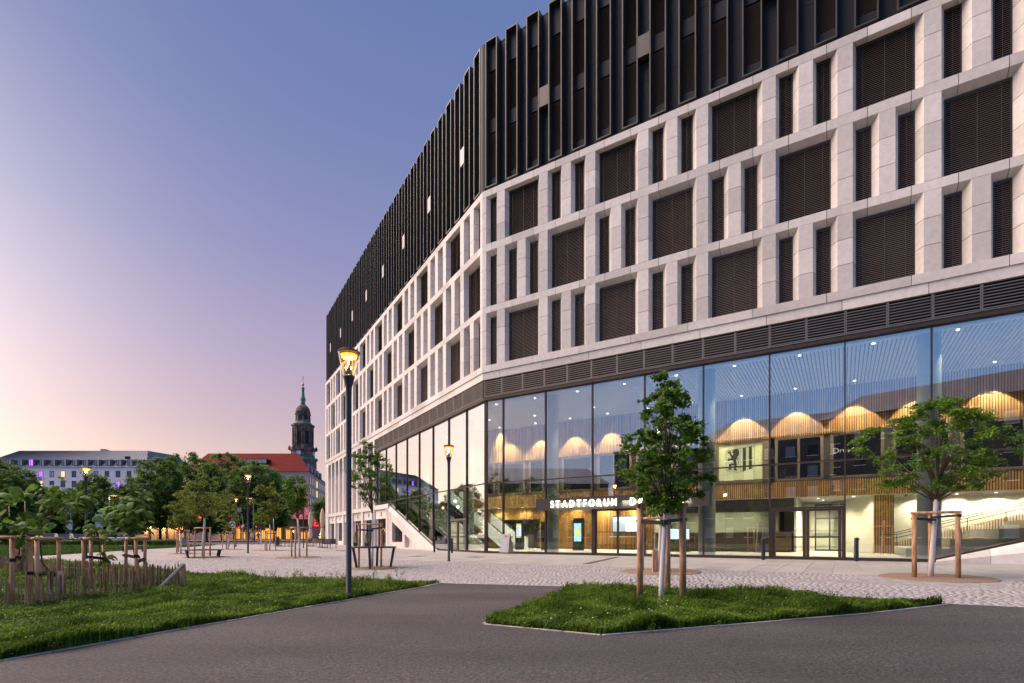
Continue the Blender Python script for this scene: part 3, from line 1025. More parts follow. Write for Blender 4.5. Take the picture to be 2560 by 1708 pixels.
# doors
def door_leaf(T, x0, x1, z1, hinge_left, bar=True, z0=.23, st=.13):
    d = MB().front([(x0, z0), (x0 + st, z0), (x0 + st, z1), (x0, z1)], GY - .035, GY + .035, T)
    d.front([(x1 - st, z0), (x1, z0), (x1, z1), (x1 - st, z1)], GY - .035, GY + .035, T)
    d.box(x0 + st, x1 - st, GY - .034, GY + .034, z0, z0 + .11, T); d.box(x0 + st, x1 - st, GY - .034, GY + .034, z1 - .10, z1, T)
    o = d.build('door', FRAMEM, hall)
    MB().front([(x0 + st, z0 + .11), (x1 - st, z0 + .11), (x1 - st, z1 - .1), (x0 + st, z1 - .1)], GY - .008, GY + .008, T).build('pane', GLASSD, o)
    if bar:
        MB().box(x0 + st, x1 - st, GY + .06, GY + .11, 1.20, 1.27, T).build('push_bar', METAL, o)
    hx = x0 - .03 if hinge_left else x1 + .01
    for z in (z0 + .12, z0 + .85, z1 - .55, z1 - .22):
        MB().box(hx, hx + .02, GY - .06, GY - .036, z, z + .16, T).build('hinge', GREYM, o)
    # printed safety bands on the pane
    for zz in (.74, 1.48):
        m = MB()
        n = int((x1 - x0 - 2 * st - .06) / .055)
        for r_ in range(3):
            for c_ in range(n):
                xx = x0 + st + .03 + c_ * .055 + (r_ % 2) * .018
                m.box(xx, xx + .033, GY - .0115, GY - .0095, zz + r_ * .032, zz + r_ * .032 + .018, T)
        m.build('safety_band', STRAP, o)
    return o
x0, x1 = mx[6] + .03, mx[7] - .03
MB().box(x0, x1, GY - .07, GY + .07, 2.54, 2.62, TR).build('door_head', FRAMEM, hall)
for a, b in ((x0, x0 + .09), (x1 - .09, x1)):
    MB().box(a, b, GY - .07, GY + .07, .2, 2.54, TR).build('door_jamb', FRAMEM, hall)
xm = (x0 + x1) / 2
door_leaf(TR, x0 + .10, xm - .004, 2.53, True)
door_leaf(TR, xm + .004, x1 - .10, 2.53, False)
x0, x1 = mx[3] + .03, mx[4] - .03
MB().box(x0, x1, GY - .10, GY + .12, 2.80, 3.0, TR).build('door_head', FRAMEM, hall)
MB().box(x0, x0 + .16, GY - .10, GY + .12, .2, 2.8, TR).build('door_jamb', FRAMEM, hall)
MB().box(x1 - .16, x1, GY - .10, GY + .12, .2, 2.8, TR).build('door_jamb', FRAMEM, hall)
door_leaf(TR, x0 + .17, (x0 + x1) / 2 - .004, 2.79, True, False, st=.05)
door_leaf(TR, (x0 + x1) / 2 + .004, x1 - .17, 2.79, False, False, st=.05)
x0, x1 = ms[2] + .03, ms[1] - .03
MB().box(x0, x1, GY - .07, GY + .07, 2.42, 2.52, TL).build('door_head', LOUV, hall)
for a, b in ((x0, x0 + .09), (x1 - .09, x1)):
    MB().box(a, b, GY - .07, GY + .07, .2, 2.42, TL).build('door_jamb', LOUV, hall)
door_leaf(TL, x0 + .10, (x0 + x1) / 2 - .004, 2.41, True)
door_leaf(TL, (x0 + x1) / 2 + .004, x1 - .10, 2.41, False)

# ---- text helper
def text_mesh(s, size, ext, mat, bold=.0):
    c = bpy.data.curves.new('txt', 'FONT')
    c.body = s; c.size = size; c.extrude = ext; c.offset = bold
    o = bpy.data.objects.new('txt', c)
    COL.objects.link(o)
    dg = bpy.context.evaluated_depsgraph_get()
    me = bpy.data.meshes.new_from_object(o.evaluated_get(dg))
    bpy.data.objects.remove(o)
    me.materials.clear(); me.materials.append(mat)
    return me
def upright(me, flip=False):
    # from the XY plane of the text to X right, Z up (facing -Y)
    for v in me.vertices:
        x, y, z = v.co
        v.co = (-x if flip else x, -z, y)
    if flip: me.flip_normals()
    me.update()
    xs = [v.co.x for v in me.vertices] or [0]
    return min(xs), max(xs)

# ---- sign beam with lit letters
beam = MB().box(4.02, 13.92, -.14, GY - .10, 2.80, 3.50, TR).build('sign_beam', BRONZE, hall)
def sign_word(word, x0, x1):
    mes = [text_mesh(ch, .56, .02, SIGNW, .008) for ch in word]
    for me in mes:
        for v in me.vertices: v.co.x *= .80
    ws = [upright(me) for me in mes]
    total = sum(b - a for a, b in ws)
    gap = (x1 - x0 - total) / (len(word) - 1)
    x = x0
    for ch, me, (a, b) in zip(word, mes, ws):
        o = bpy.data.objects.new('letter_' + ch.lower(), me); COL.objects.link(o)
        o.parent = beam
        o.location = TR(x - a, -.165, 2.955) - org(beam)
        o.rotation_euler = (0, 0, FR.a)
        x += (b - a) + gap
sign_word('STADTFORUM', 5.02, 9.08)
sign_word('DRESDEN', 9.85, 12.66)
# light thrown by the letters
for t in (7.0, 11.2):
    l = bpy.data.lights.new('sign_glow', 'AREA'); l.energy = 16; l.shape = 'RECTANGLE'; l.size = 3.6; l.size_y = .3; l.color = (1, .98, .82)
    o = bpy.data.objects.new('sign_glow', l); COL.objects.link(o); o.parent = beam
    o.location = TR(t, -.22, 3.1) - org(beam)
    o.rotation_euler = (math.radians(55), 0, FR.a)

# ---- stone below the left crown: slanted stair wall
stair = []
BT = 1.15
def dband(s0, s1, k):
    m = MB()
    zt0, zt1 = diag(s0) - .42, diag(s1) - .42
    zb0, zb1 = max(.15, diag(s0) - BT), diag(s1) - BT
    m.front([(-s0, zb0), (-s0, max(zt0, zb0 + .02)), (-s1, zt1), (-s1, zb1)], .0, .5, TL)
    return m
ss = [DS0 + .4 + i * 1.46 for i in range(9)]
for a, b in zip(ss[:-1], ss[1:]):
    stair.append(dband(a + .006, b - .006, 0))
cop = []
ss2 = [DS0 - .1 + i * 1.56 for i in range(9)]
for a, b in zip(ss2[:-1], ss2[1:]):
    a, b = a + .006, min(b - .006, DS1 + .6)
    v = []
    for s in (a, b):
        zt, zl = diag(s) - .01, max(.15, diag(s) - .42)
        zt = max(zt, zl + .03)
        v += [TL(-s, 0, zl), TL(-s, .17, zt), TL(-s, .5, zt), TL(-s, .5, zl)]
    m = MB(); m.add(v, [(0, 1, 2, 3), (7, 6, 5, 4), (0, 4, 5, 1), (1, 5, 6, 2), (2, 6, 7, 3), (3, 7, 4, 0)])
    cop.append(m)
pieces('coping_stone', cop, STONE, hall)
for (s0, s1, zt) in ((10.2, 13.2, None), (14.9, 15.5, None), (18.4, 19.6, 3.4), (15.5, 18.4, .75), (13.2, 14.9, .3)):
    top0 = (diag(s0) - BT - .01) if zt is None else zt
    top1 = (diag(s1) - BT - .01) if zt is None else zt
    m = MB(); m.front([(-s0, .15), (-s0, max(.2, top0)), (-s1, top1), (-s1, .15)], .012, .5, TL)
    stair.append(m)
pieces('stone_block', stair, STONE, hall)
MB().box(-19.6, -9.5, .49, .60, .15, 3.6, TL).front([(-9.5, .15), (-19.6, .15), (-19.6, 3.6)], .50, .61, TL).v
rec = MB(); rec.front([(-18.4, .75), (-15.5, .75), (-15.5, diag(15.5) - BT), (-18.4, diag(18.4) - BT)], .34, .40, TL)
w = rec.build('stair_window', DGLASS, hall)
MB().box(-18.42, -15.48, .30, .40, .74, .80, TL).build('sill', LOUV, w)
rec = MB(); rec.front([(-14.9, .3), (-13.2, .3), (-13.2, diag(13.2) - BT), (-14.9, diag(14.9) - BT)], .36, .42, TL)
rec.build('recess_panel', STONE, hall)

# ---- stone ground floor of the far left part
low = []
GF0 = 24.2
pw = 2.272
np_ = 11
for i in range(np_):
    s = GF0 + pw * i
    for j in range(4):
        za, zb = 4.45 + (11.27 - 4.45) * j / 4 + .008, 4.45 + (11.27 - 4.45) * (j + 1) / 4 - .008
        m = MB(); m.box(-(s + .55), -s, .0, .62, za, zb, TL); low.append(m)
    # recessed bay: two stone panels and a louvre on top
    if i < np_ - 1:
        a, b = s + .55, s + pw
        for j in range(3):
            za, zb = 4.45 + 4.9 * j / 3 + .008, 4.45 + 4.9 * (j + 1) / 3 - .008
            m = MB(); m.box(-b, -a, .40, .62, za, zb, TL); low.append(m)
        place('louvre_panel', louvre(b - a - .01, 1.55, 9), hall, TL(-b + .005, .34, 9.60), FL.a)
        MB().box(-b, -a, .50, .60, 9.55, 11.26, TL).build('louvre_backing', CORE, hall)
end = GF0 + pw * (np_ - 1) + .55
low.append(MB().box(XL_END, -end, .0, .62, .15, 11.26, TL))
for k in range(8):      # band over the ground floor
    a, b = 19.6 + k * 3.66, 19.6 + (k + 1) * 3.66
    low.append(MB().box(-min(b, 48.9) + .006, -a, -.02, .62, 4.0, 4.44, TL))
gfb = 3 * U
k = 0
s = 19.7
while s < 48:
    a, b = s, min(s + gfb, 48.3)
    low.append(MB().box(-(a + .62), -a, .0, .62, .15, 2.0, TL)); low.append(MB().box(-(a + .62), -a, .0, .62, 2.016, 3.99, TL))
    o1, o2 = a + .62, b
    if o2 - o1 > 1:
        low.append(MB().box(-(o2), -(o1), .16, .62, 3.06, 3.99, TL))
        isdoor = k in (0, 1, 2)
        if isdoor:
            wn_ = MB().box(-(o2 - .35), -(o1 + .9), .42, .47, .2, 3.05, TL).build('shop_door', DGLASS, hall)
            for q in (o1 + .9, (o1 + .9 + o2 - .35) / 2, o2 - .35):
                MB().box(-(q + .04), -(q - .04), .38, .46, .2, 3.05, TL).build('door_frame', FRAMEM, wn_)
            low.append(MB().box(-(o1 + .9), -o1, .3, .62, .15, 3.05, TL)); low.append(MB().box(-o2, -(o2 - .35), .3, .62, .15, 3.05, TL))
        else:
            wn_ = MB().box(-(o2 - .55), -(o1 + 1.2), .42, .47, .75, 3.05, TL).build('shop_window', DGLASS, hall)
            MB().box(-(o2 - .55), -(o1 + 1.2), .36, .44, .70, .76, TL).build('sill', FRAMEM, wn_)
            low.append(MB().box(-(o1 + 1.2), -o1, .3, .62, .15, 3.05, TL)); low.append(MB().box(-o2, -(o2 - .55), .3, .62, .15, 3.05, TL))
            low.append(MB().box(-(o2 - .55), -(o1 + 1.2), .3, .62, .15, .70, TL))
        MB().box(-((o1 + o2) / 2 + .12), -((o1 + o2) / 2 - .12), .14, .17, 3.35, 3.72, TL).build('wall_fitting', METAL, hall)  # flat dark logo mark on the lintel panel, not a lamp
    s += gfb; k += 1
pieces('stone_block', blocks + low, STONE, hall, 298)
MB().box(XL_END, -19.7, .60, 12.5, .15, 4.5, TL).box(XL_END, -24.2, .60, 12.5, 4.5, 11.29, TL).build('inner_wall', MORTAR, hall)
MB().box(-24.2, -19.7, .60, .75, .15, 4.55, TL).v

# ---- stone wedge at the right end of the glass
wedge = []
tt = [22.75, 24.4, 26.2, 28.0, 29.8, 31.6]
for a, b in zip(tt[:-1], tt[1:]):
    v = []
    for s in (a + .006, b - .006):
        h0 = SLR(s) - .02
        hm = .17 + (h0 - .17) * .55
        v += [TR(s, -.10, .15), TR(s, -.10, hm), TR(s, GY - .12, h0), TR(s, GY + .1, h0), TR(s, GY + .1, .15)]
    m = MB(); m.add(v, [(0, 1, 2, 3, 4), (9, 8, 7, 6, 5), (0, 5, 6, 1), (1, 6, 7, 2), (2, 7, 8, 3), (3, 8, 9, 4)])
    wedge.append(m)
pieces('stone_block', wedge, STONE, hall)
# ------------------------------------------------------------------ inside the hall
FZ = .32
XI0, XI1 = -7.5, 31.5
MB().prism([(MIT * .42, .42), (XI1, .42), (XI1, 14), (MIT * 14, 14)], .10, FZ, TR).build('hall_floor', FLOORM, hall)
MB().prism([(-24.1, .42), (-MIT * .42, .42), (-MIT * 12.5, 12.5), (-24.1, 12.5)], .10, FZ - .002, TL).build('hall_floor', FLOORM, hall)
MB().prism([(MIT * .42, .42), (XI1, .42), (XI1, 14), (MIT * 14, 14)], 10.05, 11.28, TR).build('ceiling_slab', mk('ceiling_gap_shade', (.20, .21, .23), .8), hall)  # shade between the ceiling slats put into the slab's grey colour
MB().prism([(-24.1, .42), (-MIT * .42, .42), (-MIT * 12.5, 12.5), (-24.1, 12.5)], 10.052, 11.278, TL).build('ceiling_slab', WHITE, hall)
MB().box(XI1, XI1 + .3, .42, 14, .1, 10.05, TR).build('end_wall', WHITE, hall)
MB().box(-6, XI1, 13.7, 14, .1, 10.05, TR).build('rear_wall', WHITE, hall)
MB().box(-24, -4, 9.6, 9.9, .1, 10.05, TL).build('rear_wall', DARKW, hall)
MB().box(.5, XI1, .43, .80, 9.86, 9.95, TR).build('ceiling_margin', CEILW, hall)
cs = MB()
x = -7
while x < XI1:
    y0 = .82 if x > .4 else max(.82, -x * 1.9 + .8)
    if y0 < 7.9: cs.box(x, x + .105, y0, 8.04, 9.87, 9.94, TR)
    x += .165
tag(cs.build('ceiling_slats', CEILW, hall), kind='stuff')
def slat_wall(x0, x1, d, z0, z1, T=TR, pitch=.115, w=.062, nm='timber_slats'):
    m = MB()
    x = x0
    while x + w <= x1:
        m.box(x, x + w, d - .05, d, z0, z1, T); x += pitch
    tag(m.build(nm, TIMBER, hall), kind='stuff')
    MB().box(x0, x1, d + .002, d + .05, z0, z1, T).build('slat_backing', TBACK, hall)
WD = 8.1
slat_wall(XI0, XI1, WD, 7.25, 9.98)
slat_wall(XI0, XI1, WD - .04, 3.60, 4.55)
MB().box(XI0, XI1, WD - .1, WD + .05, 4.555, 4.60, TR).build('gallery_sill', FRAMEM, hall)
MB().box(XI0, XI1, WD + .06, 13.7, 3.60, 3.72, TR).build('soffit', WHITE, hall)
MB().box(XI0, XI1, WD - .05, WD + .05, 3.575, 3.60, TR).build('soffit_edge', WHITE, hall)
MB().box(XI0, XI1, 12.0, 12.1, 3.72, 7.3, TR).build('gallery_wall', DARKW, hall)
MB().box(XI0, XI1, WD + .06, 13.7, 7.26, 7.36, TR).build('gallery_ceiling', DARKW, hall)
# gallery windows with broad bronze frames
cr0, cr1 = onF(FR, 1797, WD)[0], onF(FR, 1906, WD)[0]
gx = XI0 + .4
GFRAME = mk('gallery_frame', (.17, .125, .085), .5, .1)
GGLASS = glassmat('gallery_glass', (.30, .33, .32), .10, 3.0)
PAPER = mk('paper', (.72, .70, .60), .8)
ng = 0
rg = random.Random(21)
while gx < XI1 - 3:
    gw = 2.55
    g = MB()
    t = .16
    a, b = gx, gx + gw
    if a < cr1 + .5 and b > cr0 - .5:
        gx += 2.89; ng += 1
        continue
    g.box(a, a + t, WD, WD + .14, 4.60, 7.25, TR); g.box(b - t, b, WD, WD + .14, 4.60, 7.25, TR)
    g.box(a + t, b - t, WD, WD + .14, 4.60, 4.60 + t, TR); g.box(a + t, b - t, WD, WD + .14, 7.25 - t, 7.25, TR)
    if ng % 2 == 0: g.box((a + b) / 2 - .07, (a + b) / 2 + .07, WD + .01, WD + .13, 4.6 + t, 7.25 - t, TR)
    o = g.build('gallery_window', GFRAME, hall)
    MB().box(a + t, b - t, WD + .06, WD + .075, 4.6 + t, 7.25 - t, TR).build('pane', GGLASS, o)
    if ng % 3 != 1:
        q = a + .3 + rg.random() * .5
        MB().box(q, q + .75, WD + .35, WD + .37, 5.2, 6.1, TR).build('paper_sheet', PAPER, o)
    MB().box(b, gx + 2.89, WD + .05, WD + .12, 4.60, 7.25, TR).build('gallery_panel', DARKW, hall)
    gx += 2.89; ng += 1

# ---- panel with the city arms
CRESTY = mk('lit_panel', (.62, .62, .34), .7, var=.03, emit=(.80, .80, .44), es=.22)
INK = mk('arms_ink', (.03, .028, .025), .7)
ow = .42
cp = MB()
cp.box(cr0 - ow, cr0, WD, WD + .14, 4.60, 7.25, TR); cp.box(cr1, cr1 + ow, WD, WD + .14, 4.60, 7.25, TR)
cp.box(cr0, cr1, WD, WD + .14, 4.60, 4.82, TR); cp.box(cr0, cr1, WD, WD + .14, 7.02, 7.25, TR)
arms = cp.build('arms_frame', GFRAME, hall)
MB().box(cr0, cr1, WD + .04, WD + .08, 4.82, 7.02, TR).build('arms_panel', CRESTY, arms)
# drawing space: u 0..1000 across the shield panel crop, v 0..1000 downwards
CW = cr1 - cr0
def cpt(u, v):
    return (cr0 + CW * u, 7.02 - 2.2 * v)
def ink(poly, parent=arms, name='arms_figure'):
    MB().front([cpt(*p) for p in poly], WD + .026, WD + .036, TR).build(name, INK, parent)
def strip(pts, w):
    m = MB()
    P = [cpt(*p) for p in pts]
    for a, b in zip(P[:-1], P[1:]):
        d = Vector((b[0] - a[0], b[1] - a[1])); L_ = d.length
        n = Vector((-d.y, d.x)) / L_ * w / 2
        d = d / L_ * w * .3
        m.front([(a[0] - n.x - d.x, a[1] - n.y - d.y), (b[0] - n.x + d.x, b[1] - n.y + d.y), (b[0] + n.x + d.x, b[1] + n.y + d.y), (a[0] + n.x - d.x, a[1] + n.y - d.y)], WD + .028, WD + .036, TR)
    return m
strip([(.17, .14), (.50, .10), (.825, .06), (.825, .60), (.80, .66), (.70, .72), (.50, .78), (.28, .75), (.20, .72), (.17, .66), (.17, .14)], .018).build('shield_outline', INK, arms)
strip([(.50, .10), (.50, .78)], .014).build('shield_outline', INK, arms)
ink([(.555, .095), (.63, .085), (.63, .735), (.555, .765)], name='arms_pale')
ink([(.695, .08), (.765, .07), (.765, .68), (.695, .715)], name='arms_pale')
# lion rampant, facing left
ink([(.36, .13), (.40, .10), (.45, .12), (.475, .20), (.47, .28), (.43, .36), (.40, .42), (.41, .50), (.42, .58), (.40, .66), (.36, .66), (.37, .56), (.35, .50), (.32, .44), (.28, .40), (.29, .32), (.33, .28), (.34, .22), (.30, .20), (.34, .17), (.31, .15)])
ink([(.31, .36), (.27, .30), (.25, .22), (.20, .23), (.22, .19), (.20, .15), (.25, .165), (.29, .15), (.28, .19), (.31, .27), (.35, .33)])
ink([(.29, .42), (.25, .43), (.19, .46), (.22, .42), (.19, .39), (.23, .385), (.22, .35), (.26, .37), (.31, .37)])
ink([(.37, .52), (.30, .51), (.24, .53), (.23, .60), (.25, .64), (.21, .66), (.24, .67), (.23, .71), (.27, .685), (.31, .70), (.29, .66), (.28, .60), (.31, .56), (.37, .57)])
ink([(.40, .62), (.41, .68), (.45, .69), (.42, .71), (.41, .74), (.385, .715), (.34, .70), (.36, .66)])
strip([(.42, .56), (.46, .54), (.455, .46), (.43, .40), (.47, .37)], .035).build('arms_figure', INK, arms)
# reversed word on the gallery glass
WLET = mk('white_lettering', (.75, .74, .68), .6)
tm = text_mesh('Dresden.', .42, .006, WLET)
upright(tm)
o = bpy.data.objects.new('lettering', tm); COL.objects.link(o); o.parent = hall
o.location = TR(onF(FR, 2082, WD)[0], WD - .12, 6.05) - org(hall); o.rotation_euler = (0, 0, FR.a)

# ---- ground floor rooms behind the hall
e1 = onF(FR, 1640, WD)[0]; e2 = onF(FR, 1985, WD)[0]; e3 = onF(FR, 2183, WD)[0]; e4 = onF(FR, 2235, WD)[0]
dk0, dk1 = onF(FR, 1262, 9.2)[0], onF(FR, 1350, 9.2)[0]
slat_wall(XI0, dk0, 9.20, FZ, 3.575)
slat_wall(dk1, e1 - .1, 9.20, FZ, 3.575)
slat_wall(dk0, dk1, 9.20, 2.65, 3.575)
MB().box(dk0, dk1, 10.0, 10.1, FZ, 2.65, TR).build('lift_lobby', DARKW, hall)
for q in (dk0 - .05, dk1 - .05):
    MB().box(q, q + .1, 9.16, 10.0, FZ, 2.65, TR).build('lobby_jamb', DARKW, hall)
# reception
MB().box(e1, e2, 8.15, 8.35, 2.80, 3.575, TR).build('bulkhead', DARKW, hall)
MB().box(e1, e2, 11.2, 11.4, FZ, 3.575, TR).build('reception_wall', PWALL, hall)
MB().box(e1 - .12, e1, 8.1, 11.2, FZ, 3.575, TR).build('partition', WHITE, hall)
MB().box(e2 - .9, e2 - .8, 9.0, 11.2, FZ, 3.575, TR).build('partition', DARKW, hall)
ct = thing('reception_counter', 'long dark wooden reception counter seen through the tall glass', 'counter', TR(e1 + .1, 7.6, FZ))
MB().box(e1 + .1, e2 - .1, 7.6, 7.66, FZ + .12, 1.46, TR).build('counter_front', COUNTER, ct)
MB().box(e1 + .05, e2 - .05, 7.5, 8.2, 1.46, 1.52, TR).build('counter_top', COUNTER, ct)
MB().box(e1 + .2, e2 - .2, 7.68, 8.15, FZ, FZ + .12, TR).build('plinth', TBACK, ct)
# corridor beside it: white walls, inner glazed door
MB().box(e2, e2 + .12, 8.2, 13.7, FZ, 3.575, TR).build('partition', WHITE, hall)
cw = MB(); cw.prism([(e3 - 1.7, 13.5), (e3 - .1, 9.6), (e3 + .02, 8.2), (e3 + .2, 8.3), (e3 + .1, 9.8), (e3 - 1.5, 13.6)], FZ, 3.575, TR)
cw.build('slanted_wall', WHITE, hall)
iw = MB()
for q in (e2 + .9, e2 + 1.7, e2 + 2.5, e2 + 3.2):
    iw.box(q, q + .09, 12.6, 12.7, FZ, 3.4, TR)
iw.box(e2 + .9, e2 + 3.29, 12.61, 12.69, 2.4, 2.5, TR); iw.box(e2 + .9, e2 + 3.29, 12.61, 12.69, 3.3, 3.4, TR); iw.box(e2 + .9, e2 + 3.29, 12.61, 12.69, FZ, FZ + .1, TR)
idoor = iw.build('inner_screen', METAL, hall)
MB().box(e2 + .99, e2 + 3.2, 12.64, 12.66, FZ + .1, 3.3, TR).build('pane', GLASSD, idoor)
slat_wall(e3 + .02, e4, 8.12, FZ, 3.60)
MB().box(e4, XI1, 10.4, 10.6, FZ, 3.6, TR).build('white_wall', WHITE, hall)
MB().box(e4 - .1, e4, 8.14, 10.4, FZ, 3.575, TR).build('partition', WHITE, hall)

# ---- raked seating steps at the right
seat = thing('seating_steps', 'broad stone seating steps climbing to the right inside the glass', 'steps', TR(21.9, 5.8, FZ))
nst = 7
for k in range(nst):
    t0 = 21.9 + k * 1.47
    MB().box(t0, XI1 - .02 - k * .002, 1.0 + max(0, (2 - k)) * .4, 7.9, FZ + k * .42, FZ + (k + 1) * .42 - .004, TR).build('seat_step', STEP, seat)
    MB().box(t0 + 1.05 if k < 9 else t0, t0 + 1.40, 3.2, 6.6, FZ + (k + 1) * .42, FZ + (k + 1) * .42 + .04, TR).build('seat_pad', TIMBER, seat)
for k in range(14):
    t0 = 22.0 + k * .735
    MB().box(t0, XI1 - .05 - k * .002, 7.92, 9.3, FZ + k * .21, FZ + (k + 1) * .21 - .004, TR).build('stair_step', STEP, seat)
sl_ = lambda t: FZ + max(0, (t - 22.0)) * .286
m = MB()
x = 22.0
while x < XI1 - .2:
    m.box(x, x + .062, 9.33, 9.38, sl_(x), sl_(x) + .62, TR); x += .115
tag(m.build('stair_slats', TIMBER, seat), kind='stuff')
for (d, h, nm) in ((9.3, 1.15, 0), (9.3, .85, 0), (7.9, 1.05, 1)):
    MB().tube([TR(21.3, d, sl_(21.3) + h), TR(22.0, d, sl_(22.0) + h), TR(XI1 - .3, d, sl_(XI1 - .3) + h)], .022, 6).build('handrail', METAL, seat)
for t in np.arange(22.0, XI1, 1.47):
    MB().tube([TR(t, 7.9, sl_(t)), TR(t, 7.9, sl_(t) + 1.05)], .018, 6).build('rail_post', METAL, seat)

# ---- round columns
for t in (4.445, 13.535, 22.625):
    m = MB(); c = TR(t, 1.05, 0)
    m.lathe([(.42, FZ - .05), (.42, 9.9)], (c.x, c.y, 0), 32)
    m.build('column', CONCR, hall, smooth=False)
for s_ in (5.9, 15.0):
    m = MB(); c = TL(-s_, 1.9, 0)
    m.lathe([(.42, FZ - .05), (.42, 10.0)], (c.x, c.y, 0), 32)
    m.build('column', CONCR, hall)

# ---- stairs and escalator behind the left glass
st = thing('indoor_stair', 'flight of pale steps rising behind the left glass wall', 'stair', TL(-6.5, 2.2, FZ))
ns = 26
for k in range(ns):
    s0 = 6.5 + k * .42
    MB().box(-(s0 + .46), -s0, 1.3, 3.5, FZ + k * .165, FZ + (k + 1) * .165, TL).build('step', STEP, st)
for d in (1.22, 3.52):
    MB().front([(-6.3, FZ), (-6.3, FZ + .3), (-6.5 - ns * .42, FZ + ns * .165 + .3), (-6.5 - ns * .42, FZ + ns * .165 - .4)], d, d + .06, TL).build('stringer', WHITE, st)
    MB().tube([TL(-6.3, d, FZ + 1.0), TL(-6.5 - ns * .42, d, FZ + ns * .165 + 1.0)], .022, 6).build('handrail', GREYM, st)
    for k in range(0, ns, 4):
        s0 = 6.5 + k * .42
        MB().tube([TL(-s0, d, FZ + k * .165), TL(-s0, d, FZ + k * .165 + 1.0)], .014, 5).build('rail_post', METAL, st)
ESC = mk('escalator_glow', (.75, .75, .68), .4, var=.03, emit=(1, 1, .8), es=.25)  # faint glow added to the balustrades to make them look bright
esc = thing('escalator', 'escalator with pale glowing balustrades beside the indoor stair', 'escalator', TL(-3.5, 5, FZ))
for d in (4.2, 5.6):
    MB().front([(-3.6, FZ), (-3.6, FZ + .95), (-4.6, FZ + .95), (-14.5, 5.5), (-15.5, 5.5), (-15.5, 4.6), (-14.7, 4.5), (-4.8, FZ)], d, d + .16, TL).build('balustrade', ESC, esc)
    MB().tube([TL(-3.4, d + .08, FZ + .9), TL(-4.6, d + .08, FZ + 1.0), TL(-14.5, d + .08, 5.58), TL(-15.6, d + .08, 5.55)], .05, 6).build('handrail_belt', STRAP, esc)
for k in range(26):
    s0 = 4.6 + k * .385
    MB().box(-(s0 + .40), -s0, 4.38, 5.58, FZ + k * .165, FZ + (k + 1) * .165, TL).build('step', GREYM, esc)
MB().box(-24, -14.8, 1.2, 9.6, 4.38, 4.55, TL).build('upper_floor', WHITE, hall)
slat_wall(-24, -17.5, 9.55, FZ, 9.9, TL)

# ---- free-standing things in the hall
def board(name, label, cat, px, py, w, h, thick, d_extra=0, screen=None, smat=None):
    p = at(px, py, (CAMZ - FZ) * F / (py - HZ)); p.z = FZ
    t, d = FR.inv(p.x, p.y)
    o = thing(name, label, cat, TR(t, d, FZ))
    MB().box(t - w / 2, t + w / 2, d, d + thick, FZ, FZ + h, TR).build('cabinet', METAL, o)
    if screen:
        a, b, z0, z1 = screen
        MB().box(t + a, t + b, d - .012, d - .002, FZ + z0, FZ + z1, TR).build('screen', smat, o)
    return o, t, d
SCRB = emis('screen_blue', (.45, .80, 1.0), .9)
SCRW = emis('screen_white', (.85, .92, 1.0), .9)
SCRY = emis('screen_yellow', (.95, .85, .15), .8)
o, t, d = board('info_totem', 'dark totem with a white directory panel and yellow edge', 'totem', 1297, 1374.5, .62, 2.0, .25, 0, (-.2, .2, .95, 1.75), SCRW)
MB().box(t - .2, t + .2, d - .02, d - .014, FZ + 1.77, FZ + 1.86, TR).build('header_strip', SCRY, o)
MB().box(t - .2, t + .2, d - .02, d - .014, FZ + .86, FZ + .93, TR).build('footer_strip', SCRY, o)
for i in range(9):
    MB().box(t - .15, t + .1 - (i % 3) * .06, d - .018, d - .013, FZ + 1.03 + i * .075, FZ + 1.05 + i * .075, TR).build('text_line', INK, o)
o, t, d = board('screen_totem', 'dark totem with an upright light blue map screen', 'totem', 1444, 1377, .72, 2.15, .25, 0, (-.26, .26, .62, 1.82), SCRB)
for (a, b, z0, z1) in ((-.12, .12, 1.0, 1.25), (.0, .2, 1.3, 1.5), (-.18, 0, 1.1, 1.35)):
    MB().box(t + a, t + b, d - .017, d - .013, FZ + z0, FZ + z1, TR).build('map_patch', SCRY, o)
o, t, d = board('access_totem', 'slim dark totem just left of the map totem', 'totem', 1358, 1376, .32, 1.95, .2)
# big picture screen on the slat wall
w0, w1 = onF(FR, 1532, 9.100)[0], onF(FR, 1604, 9.100)[0]
o = thing('wall_screen', 'large landscape screen with pale blue picture on timber wall', 'screen', TR(w0, 9.100, 1.3))
MB().box(w0, w1, 9.020, 9.140, 1.55, 2.75, TR).build('casing', METAL, o)
MB().box(w0 + .05, w1 - .05, 9.005, 9.015, 1.62, 2.68, TR).build('screen', SCRW, o)
MB().box(w0 + .05, w1 - .05, 8.995, 9.003, 2.35, 2.68, TR).build('sky_band', SCRB, o)
SCRG = emis('screen_grey', (.25, .33, .42), .6)
MB().front([(w0 + .05, 1.62), (w0 + 1.0, 1.62), (w0 + 1.0, 2.2), (w0 + .4, 2.42), (w0 + .05, 2.3)], 8.985, 8.993, TR).build('picture_block', SCRG, o)
for i in range(3):
    for j in range(10):
        MB().box(w0 + 1.05 + j * .1, w0 + 1.12 + j * .1, 8.986, 8.993, 1.66 + i * .07, 1.70 + i * .07, TR).build('picture_window', SCRG, o)
MB().box(w0 - .1, w1 + .1, 8.650, 9.130, 1.22, 1.28, TR).build('shelf', WHITE, o)
